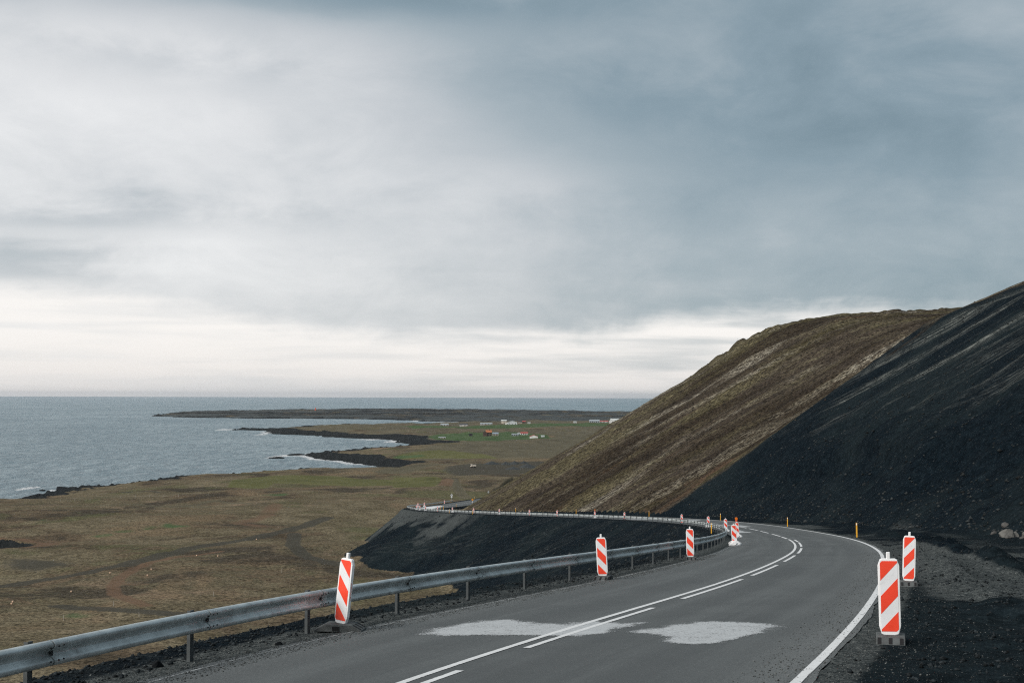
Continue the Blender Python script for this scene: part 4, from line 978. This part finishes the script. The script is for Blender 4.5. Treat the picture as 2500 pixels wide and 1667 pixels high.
for i, (s, eo, sz, lab) in enumerate([(18.3, -.35, .09, 'fist-sized black stone on the gravel verge right of the third guardrail post'), (15.4, -.8, .11, 'black stone on the verge beside the second guardrail post'), (16.2, -.75, .10, 'flat black stone on the verge just right of the second guardrail post')]):
    o = -float(road_w(s)[0])+eo; p = road_pt(s, o); rock('verge_stone', (p[0], p[1], zat(p[0], p[1])), sz, M_BLK, lab, 'stone', 'loose stones on the left verge', 31+i, 2)
SR = [((-225, 676), 5, (1.6, 1.8, .50), 'black lava rock at the far left shoreline'), ((-229, 738), 6, (2.0, 1.5, .42), 'low black lava rock beside the surf at left'), ((-217, 752), 5, (2.0, 1.5, .48), 'second black lava rock along the left shore'), ((-206, 770), 5.5, (2.4, 1.6, .45), 'third black lava rock along the left shore, before the bluff'),
 ((-189, 1143), 4, (2.4, 2, .35), 'small wave-washed rock off the near lava spit, leftmost'), ((-180, 1203), 3.5, (3, 3, .5), 'small black rock just off the tip of the near lava spit'), ((-187, 1198), 2.2, (2, 2, .5), 'tiny black rock left of the tip of the near lava spit'), ((-129, 955), 3.4, (3.4, 2.5, .3), 'flat black skerry in the cove, left one'), ((-98, 958), 2.6, (4, 2, .25), 'flat black skerry in the cove, right one'), ((-247, 752), 1.6, (2, 1.5, .5), 'little black rock in the surf at the far left')]
for i, (p, sz, sq, lab) in enumerate(SR): rock('sea_rock', (*p, -.4 if i > 3 else .2), sz, M_BLK, lab, 'rock', 'lava rocks along the shore', 41+i, 4, sq)
M_HEAP = pbr('dark_gravel_heap', (.028, .032, .032), .95, 0, .35, .8, .6, 4)
for i, ((x, y), wd, hh, lab) in enumerate([((-13, 943), 8, 2.2, 'leftmost dark gravel heap beyond the moor'), ((-4, 940), 6, 1.9, 'second dark gravel heap from the left beyond the moor'), ((2, 945), 5.5, 1.8, 'third dark gravel heap from the left beyond the moor'), ((8, 950), 5, 1.5, 'fourth dark gravel heap, smallest of the back row'), ((10, 906), 9, 2.4, 'broad dark gravel heap in front of the back row'), ((1, 880), 8, 1.7, 'low dark gravel heap nearest the road among the heaps')]):
    n = 28; a = np.linspace(0, 2*np.pi, n, endpoint=False); rr = np.linspace(0, 1, 9)
    A, Q = np.meshgrid(a, rr); wob = 1+.35*fbm(np.cos(A)*2+i*5, np.sin(A)*2, 1, 3)
    X = x+wd*Q*wob*np.cos(A); Y = y+wd*1.6*Q*wob*np.sin(A); Z = hh*(1-Q)**1.15*(1+.3*fbm(X, Y, 2, 3))+zat(x, y)-1.0*Q
    F = []; 
    for r_ in range(8): j = np.arange(n); F.append(np.stack([r_*n+j, r_*n+(j+1) % n, (r_+1)*n+(j+1) % n, (r_+1)*n+j], 1))
    F = np.vstack(F)[:, ::-1]; ob = np_obj('gravel_heap', np.stack([X, Y, Z], -1).reshape(-1, 3), F, M_HEAP, None, True); tag(ob, lab, 'gravel heap', 'gravel heaps beyond the moor')
# ================================================================ small markers on the moor
M_BKT = pbr('orange_marker', (.70, .48, .33), .5, 0, .1); M_WOOD = pbr('weathered_stake', (.42, .39, .34), .8)
BK = [((-88.2, 252.7), 'orange marker bucket by the moor track at the far left, front one of a pair'), ((-88.8, 255.0), 'orange marker bucket by the moor track at the far left, back one of a pair'), ((-84.6, 275.2), 'orange marker bucket on the near edge of the moor track, right of the far-left pair'), ((-86.8, 309.5), 'orange marker bucket on the far edge of the moor track'), ((-77.2, 303.5), 'orange marker bucket where the red dirt path leaves the moor track, near one'), ((-79.8, 317.1), 'orange marker bucket where the red dirt path leaves the moor track, far one'), ((-77.0, 349.9), 'orange marker bucket on the far edge of the track, mid moor'), ((-71.0, 345.9), 'orange marker bucket on the near edge of the track, mid moor'), ((-72.6, 407.1), 'farthest orange marker bucket along the moor track')]
for (x, y), lab in BK:
    r = empty('marker_bucket', (x, y, zat(x, y)), random.uniform(0, 3)); tag(r, lab, 'marker', 'orange markers along the moor track')
    bm = bmesh.new(); cyl(bm, (0, 0, .13), .13, .32, 14, .16); bm_obj('body', bm, M_BKT, r, True); bm = bmesh.new(); cyl(bm, (0, 0, .30), .172, .04, 14); bm_obj('rim', bm, M_BKT, r)
ST = [((-72.7, 232.7), 'thin pale stake on the moor above the left guardrail end'), ((-54.5, 262.0), 'thin pale stake on the moor in the middle of the near moor'), ((-50.0, 311.5), 'thin pale stake beside the dark looping path'), ((-68.7, 247.2), 'short stake beside the red dirt path'), ((-60.8, 234.0), 'short stake at the lower end of the red dirt path')]
for (x, y), lab in ST:
    r = empty('stake', (x, y, zat(x, y))); r.rotation_euler = (R(random.uniform(-4, 4)), R(random.uniform(-4, 4)), 0); tag(r, lab, 'stake', 'stakes on the moor')
    bm = bmesh.new(); box(bm, Vector((0, 0, .38)), (.06, .06, .96)); bm_obj('shaft', bm, M_WOOD, r); bm = bmesh.new(); cyl(bm, (0, 0, .90), .043, .10, 4, .005); bm_obj('tip', bm, M_WOOD, r)
fp = [(-179.5, 568), (-175, 572.1), (-170.5, 577.5), (-161.1, 587.5), (-156.1, 592.2), (-151.8, 598.7), (-145.7, 598.2), (-139.4, 597.5), (-128.5, 604.7)]
fr = empty('wire_fence', (fp[0][0], fp[0][1], zat(*fp[0]))); tag(fr, 'faint line of old wire fence posts crossing the moor above the left shore', 'fence'); F0 = Vector(fr.location)
for i, (x, y) in enumerate(fp):
    z = zat(x, y); bm = bmesh.new(); cyl(bm, (0, 0, .55), .05, 1.5, 6, .04); o = bm_obj('post', bm, M_WOOD, fr); o.location = Vector((x, y, z))-F0; o.rotation_euler = (R(random.uniform(-5, 5)), R(random.uniform(-5, 5)), 0)
    if i+1 < len(fp):
        x2, y2 = fp[i+1]; z2 = zat(x2, y2)
        for hz in (.55, 1.1):
            a, b = Vector((x, y, z+hz)), Vector((x2, y2, z2+hz)); bm = bmesh.new(); cyl(bm, (0, 0, 0), .006, (b-a).length, 4); w_ = bm_obj('wire', bm, M_GLV, fr); w_.rotation_mode = 'QUATERNION'; w_.rotation_quaternion = (b-a).to_track_quat('Z', 'Y'); w_.location = (a+b)/2-F0
# ================================================================ settlement
M_WIN = pbr('window_glass', (.02, .024, .028), .15)
def wallm(n, c): return pbr(n, c, .8, 0, .10, .6)
HM = {k: wallm('wall_'+k, c) for k, c in dict(brown=(.085, .055, .045), white=(.72, .71, .69), cream=(.62, .55, .45), pink=(.48, .42, .38), grey=(.30, .33, .35), dark=(.035, .037, .042), orange=(.55, .28, .12), pale=(.55, .57, .58)).items()}
RM = {k: wallm('roof_'+k, c) for k, c in dict(rust=(.36, .13, .055), red=(.36, .07, .06), grey=(.32, .36, .38), dark=(.045, .048, .055), pale=(.52, .55, .54), blue=(.22, .28, .34)).items()}
def house(x, y, wd, ht, dp, wall, roof, label, cat='house', yaw=0.0, rf=.35, ridge='x', wings=(), nwin=(3, 1), chimney=False, door=True, name='house'):
    # the width runs across the view; ridge 'x' along it, 'y' towards the sea
    z = min(zat(x-wd/2, y), zat(x+wd/2, y), zat(x, y)); r = empty(name, (x, y, z), yaw); tag(r, label, cat, 'buildings of the coastal settlement')
    hw, hd = wd/2, dp/2; hh = ht*(1-rf); e = .25
    bm = bmesh.new(); box(bm, Vector((0, 0, hh/2-.5)), (wd, dp, hh+1))
    if ridge == 'y': prism(bm, [(-hw, hh-.01), (hw, hh-.01), (0, ht-.05)], -hd, hd)
    else:
        v = [bm.verts.new(c) for c in ((-hw, -hd, hh), (-hw, hd, hh), (-hw, 0, ht-.05), (hw, -hd, hh), (hw, hd, hh), (hw, 0, ht-.05))]
        for f in ((0, 1, 2), (3, 5, 4), (0, 2, 5, 3), (1, 4, 5, 2)): bm.faces.new([v[i] for i in f])
    bmesh.ops.recalc_face_normals(bm, faces=bm.faces); bm_obj('wall', bm, HM[wall], r)
    bm = bmesh.new(); t = .14
    if ridge == 'y':
        for sx in (-1, 1):
            k = (ht-hh)/hw; a = [(sx*(hw+e), hh-e*k), (0, ht), (0, ht+t), (sx*(hw+e), hh-e*k+t)]; prism(bm, a, -hd-e, hd+e)
    else:
        for sy in (-1, 1):
            k = (ht-hh)/hd; ys = [(sy*(hd+e), hh-e*k), (0, ht), (0, ht+t), (sy*(hd+e), hh-e*k+t)]
            A = [bm.verts.new((-hw-e, a, b)) for a, b in ys]; B = [bm.verts.new((hw+e, a, b)) for a, b in ys]; bm.faces.new(A); bm.faces.new(B[::-1])
            for i in range(4): bm.faces.new((A[i], B[i], B[(i+1) % 4], A[(i+1) % 4]))
    bmesh.ops.recalc_face_normals(bm, faces=bm.faces); rf_ = bm_obj('roof', bm, RM[roof], r)
    if chimney: bm = bmesh.new(); box(bm, Vector((wd*.15, 0, ht+.3)), (.7, .7, 1.3)); bm_obj('chimney', bm, HM['dark'], rf_)
    cols, rows = nwin
    for rw in range(rows):
        for c_ in range(cols):
            wx = -hw+wd*(c_+.5)/cols; wz = hh*(rw+.55)/rows
            if door and rw == 0 and c_ == cols//2 and cols > 1:
                bm = bmesh.new(); box(bm, Vector((wx, -hd-.03, 1.0)), (1.1, .08, 2.0)); bm_obj('door', bm, HM['dark'] if wall != 'dark' else HM['grey'], r); continue
            bm = bmesh.new(); box(bm, Vector((wx, -hd-.03, wz)), (min(1.3, wd/cols*.5), .08, min(1.4, hh/rows*.5))); bm_obj('window', bm, M_WIN, r)
    for (ox, oy, w2, h2, d2, wl2, rf2) in wings:
        bm = bmesh.new(); box(bm, Vector((ox, oy, h2*.33-.5)), (w2, d2, h2*.66+1)); prism(bm, [(ox-w2/2, h2*.65), (ox+w2/2, h2*.65), (ox, h2-.05)], oy-d2/2, oy+d2/2); bmesh.ops.recalc_face_normals(bm, faces=bm.faces); g = bm_obj('wing', bm, HM[wl2], r)
        bm = bmesh.new()
        for sx in (-1, 1): prism(bm, [(ox+sx*(w2/2+.2), h2*.66-.1), (ox, h2), (ox, h2+.13), (ox+sx*(w2/2+.2), h2*.66+.03)], oy-d2/2-.2, oy+d2/2+.2)
        bm_obj('wing_roof', bm, RM[rf2], g)
        bm = bmesh.new(); box(bm, Vector((ox, oy-d2/2-.03, h2*.4)), (min(1.2, w2*.3), .08, 1.1)); bm_obj('window', bm, M_WIN, g)
    return r
house(-26, 1610, 6.6, 6.8, 7, 'brown', 'rust', 'tall brown two-storey house with rusty orange roof, largest of the front row', wings=((-4.2, -.5, 4.4, 6.0, 8, 'brown', 'dark'),), nwin=(3, 2), chimney=True)
house(-18.5, 1621, 6.6, 3.9, 6, 'cream', 'blue', 'small pale house with bluish roof right beside the tall brown house', nwin=(4, 1))
house(-77, 1576, 7.6, 2.6, 5, 'pink', 'grey', 'low pinkish building at the left end of the front row', 'shed', rf=.15, nwin=(3, 1), name='shed')
house(-46, 1598, 4.0, 2.7, 5, 'dark', 'dark', 'small black barn left of the tall brown house', 'barn', ridge='y', nwin=(1, 1), door=False, name='barn')
house(4, 1604, 8.0, 2.3, 5, 'grey', 'grey', 'low grey shed in the middle of the front row', 'shed', rf=.25, nwin=(4, 1), name='shed')
house(14.5, 1654, 8.2, 3.3, 7, 'white', 'red', 'white house with a red roof between grey shed and white hall', wings=((-6, 0, 4.5, 2.9, 6, 'pale', 'pale'),), nwin=(4, 1))
house(24, 1550, 8.7, 3.8, 12, 'white', 'red', 'blank white hall with a low gable, right end of the front row', 'hall', ridge='y', rf=.38, nwin=(1, 0), name='hall')
house(34, 1561, 3.6, 1.9, 3, 'pale', 'pale', 'tiny white hut right of the white hall', 'hut', nwin=(2, 1), door=False, name='hut')
house(-101, 2143, 11.7, 3.7, 7, 'pale', 'grey', 'grey-white farmhouse at the left end of the back row by the bay', nwin=(5, 1))
house(-73, 2164, 12.2, 3.8, 7, 'white', 'dark', 'white farmhouse with dark roof, second in the back row', nwin=(6, 1))
house(-40, 2235, 18.8, 3.3, 9, 'pale', 'grey', 'long low grey building by the bay', 'farm building', nwin=(8, 1), name='farm_building')
house(-13, 2345, 8.9, 7.0, 9, 'cream', 'pale', 'tall cream three-storey house by the head of the bay', nwin=(4, 3), rf=.22)
house(1, 2249, 15.0, 6.8, 10, 'pale', 'pale', 'large pale building with a broad gable beside the tall cream house', 'farm building', ridge='y', wings=((-8, 2, 7, 4.0, 8, 'white', 'pale'),), nwin=(3, 1), name='farm_building')
house(14, 2391, 6.7, 3.0, 6, 'cream', 'dark', 'small cream house just right of the large pale building', nwin=(3, 1))
house(20.5, 2405, 5.4, 3.7, 6, 'brown', 'red', 'small dark red house just right of the small cream house', nwin=(2, 1))
house(29, 2394, 4.6, 1.8, 4, 'white', 'pale', 'tiny white hut at the right end of the bay houses', 'hut', nwin=(2, 1), door=False, name='hut')
house(108, 2432, 5.0, 2.7, 5, 'white', 'pale', 'lone small white house on the grass left of the grey hall', nwin=(2, 1))
house(143, 2465, 17.4, 5.4, 10, 'grey', 'grey', 'wide grey barn left of the white farm', 'barn', nwin=(5, 1), name='barn')
house(162, 2507, 15.2, 3.1, 8, 'white', 'red', 'low white building with red roof between grey barn and white farm', 'farm building', nwin=(6, 1), name='farm_building')
house(181, 2422, 26, 8.3, 12, 'white', 'pale', 'big white farm half hidden by the hill edge', 'farm building', rf=.3, wings=((-10, -1, 9, 7.2, 13, 'white', 'pale'), (5, -2, 8, 6.0, 13, 'white', 'pale')), nwin=(8, 2), name='farm_building')
lz = zat(-610, 4424); lh = empty('lighthouse', (-610, 4424, lz)); tag(lh, 'small orange lighthouse on the far lava headland', 'lighthouse')
bm = bmesh.new(); cyl(bm, (0, 0, 3.0), 2.6, 7.0, 4, 1.5); bm_obj('tower', bm, M_LMP, lh); bm = bmesh.new(); cyl(bm, (0, 0, 7.3), 1.2, 1.6, 8, 1.0); ln = bm_obj('lantern', bm, M_LMP, lh); bm = bmesh.new(); cyl(bm, (0, 0, 8.5), 1.4, .9, 8, .1); bm_obj('lantern_roof', bm, M_LMP, ln)
# small pale truck by the gravel heaps
tz = zat(-24, 886); tk = empty('truck', (-24, 886, tz), R(20)); tag(tk, 'small pale truck parked by the dark gravel heaps', 'truck')
M_TR = pbr('truck_paint', (.68, .60, .50), .5)
bm = bmesh.new(); box(bm, Vector((-.9, 0, 1.35)), (1.0, 1.7, 1.5), bev=.1); cb = bm_obj('cab', bm, M_TR, tk); bm = bmesh.new(); box(bm, Vector((-1.41, 0, 1.65)), (.03, 1.4, .55)); bm_obj('windscreen', bm, M_WIN, cb)
bm = bmesh.new(); box(bm, Vector((.75, 0, 1.25)), (2.1, 1.8, 1.0), bev=.05); bm_obj('load_bed', bm, M_TR, tk)
for sx in (-.9, 1.1):
    for sy in (-.75, .75): bm = bmesh.new(); cyl(bm, (sx, sy, .42), .42, .28, 14, axis='Y'); bm_obj('wheel', bm, M_HOLE, tk)
# ================================================================ loose gravel (real stones where they are near)
def stones(name, X, Y, Z, size, mat, seed=1, parent=None):
    rg = np.random.RandomState(seed); n = len(X)
    base = np.array([(1, 0, 0), (-1, 0, 0), (0, 1, 0), (0, -1, 0), (0, 0, .7), (0, 0, -.7)], float)
    F0 = np.array([(0, 2, 4), (2, 1, 4), (1, 3, 4), (3, 0, 4), (2, 0, 5), (1, 2, 5), (3, 1, 5), (0, 3, 5)])
    V = base[None]*(.55+.9*rg.rand(n, 6, 1)); a = rg.rand(n)*6.28; ca, sa = np.cos(a)[:, None], np.sin(a)[:, None]
    V = np.stack([V[..., 0]*ca-V[..., 1]*sa, V[..., 0]*sa+V[..., 1]*ca, V[..., 2]+.25], -1)*size[:, None, None]
    V = V+np.stack([X, Y, Z], 1)[:, None]; F = (F0[None]+6*np.arange(n)[:, None, None]).reshape(-1, 3)
    ob = np_obj(name, V.reshape(-1, 3), F, mat, parent); return tag(ob, kind='stuff')
rg = np.random.RandomState(5)
def verge(side, n, s0, s1, emin, emax, smin, smax_, seed):
    s = s0+(s1-s0)*rg.rand(n)**1.6; wl, wr, g = road_w(s); e = emin+(emax-emin)*rg.beta(1.5, 3.2, n)
    o = -(wl+e) if side < 0 else wr+e; P = road_pt(s, o); Z = terrain(P[:, 0], P[:, 1]); 
    onr = (e < .15) if side < 0 else (e < .33)
    Z = np.where(onr, P[:, 2]+.002, Z); sz = smin+(smax_-smin)*rg.rand(n)**5; sz = np.where(onr, np.minimum(sz, .016), sz)
    return P[:, 0], P[:, 1], Z, sz
M_CLOD = pbr('brown_clod', (.060, .050, .040), .95, 0, .6, .5, spec=.1); M_SCR = pbr('scree_stone', (.028, .032, .033), .95, 0, .8, .5, spec=.1); M_G1 = pbr('grey_chippings', (.085, .09, .088), .9, 0, .9, 14, spec=.2); M_G2 = pbr('black_gravel', (.020, .0245, .027), .95, 0, .9, 9, spec=.1)
a = verge(-1, 17000, 6, 60, -.5, 1.5, .006, .022, 1); tag(stones('chippings', *a, M_G1, 2), 'grey stone chippings scattered along the left edge of the asphalt', 'gravel')
a = verge(-1, 9000, 6, 60, .6, 3.6, .008, .05, 3); tag(stones('gravel', *a, M_G2, 4), 'coarse black gravel on the left shoulder below the guardrail', 'gravel')
a = verge(1, 11000, 8, 60, -1.0, 4.0, .006, .02, 5); tag(stones('chippings', *a, M_G1, 6), 'fine grey chippings along the right edge of the asphalt', 'gravel')
a = verge(1, 26000, 8, 110, .1, 22, .010, .06, 7); tag(stones('gravel', *a, M_G2, 8), 'coarse black gravel spread over the right verge', 'gravel')
# scattered scree stones on the black slope and the embankment
n = 16000; Yh = 100+140*rg.rand(n); Xh = np.interp(Yh, HY, HX)+rg.rand(n)**1.7*55; Zh = terrain(Xh, Yh)
tag(stones('scree', Xh, Yh, Zh, .03+.22*rg.rand(n)**9, M_SCR, 9), 'loose stones strewn over the black slope', 'scree')
n = 9000; sh_ = 20+360*rg.rand(n); eh = 1.5+rg.rand(n)*15; wl, wr, g = road_w(sh_); Ph = road_pt(sh_, -(wl+g+eh)); Zh = terrain(Ph[:, 0], Ph[:, 1])
tag(stones('scree', Ph[:, 0], Ph[:, 1], Zh, .03+.22*rg.rand(n)**9, M_SCR, 10), 'loose stones strewn down the road embankment', 'scree')
n = 3500; Yh = 245+170*rg.rand(n); Xh = np.interp(Yh, HY, HX)+rg.rand(n)*85; Zh = terrain(Xh, Yh)
tag(stones('hill_stones', Xh, Yh, Zh, .05+.22*rg.rand(n)**8, M_CLOD, 11), 'loose stones and clods scattered over the brown hill', 'stones')
# ================================================================ thin sea air
bm = bmesh.new(); box(bm, Vector((0, 29000, 85)), (124000, 66000, 200)); haze = bm_obj('haze', bm, None); tag(haze, kind='stuff')
hm_ = bpy.data.materials.new('haze_air'); hm_.use_nodes = True; ht_ = NT(hm_.node_tree)
pv_ = ht_.n('ShaderNodeVolumePrincipled', {'Color': (.88, .93, 1.0, 1), 'Density': 1.7e-5, 'Anisotropy': .2}); ho_ = ht_.n('ShaderNodeOutputMaterial'); ht_.nt.links.new(pv_.outputs[0], ho_.inputs['Volume'])
haze.data.materials.append(hm_)
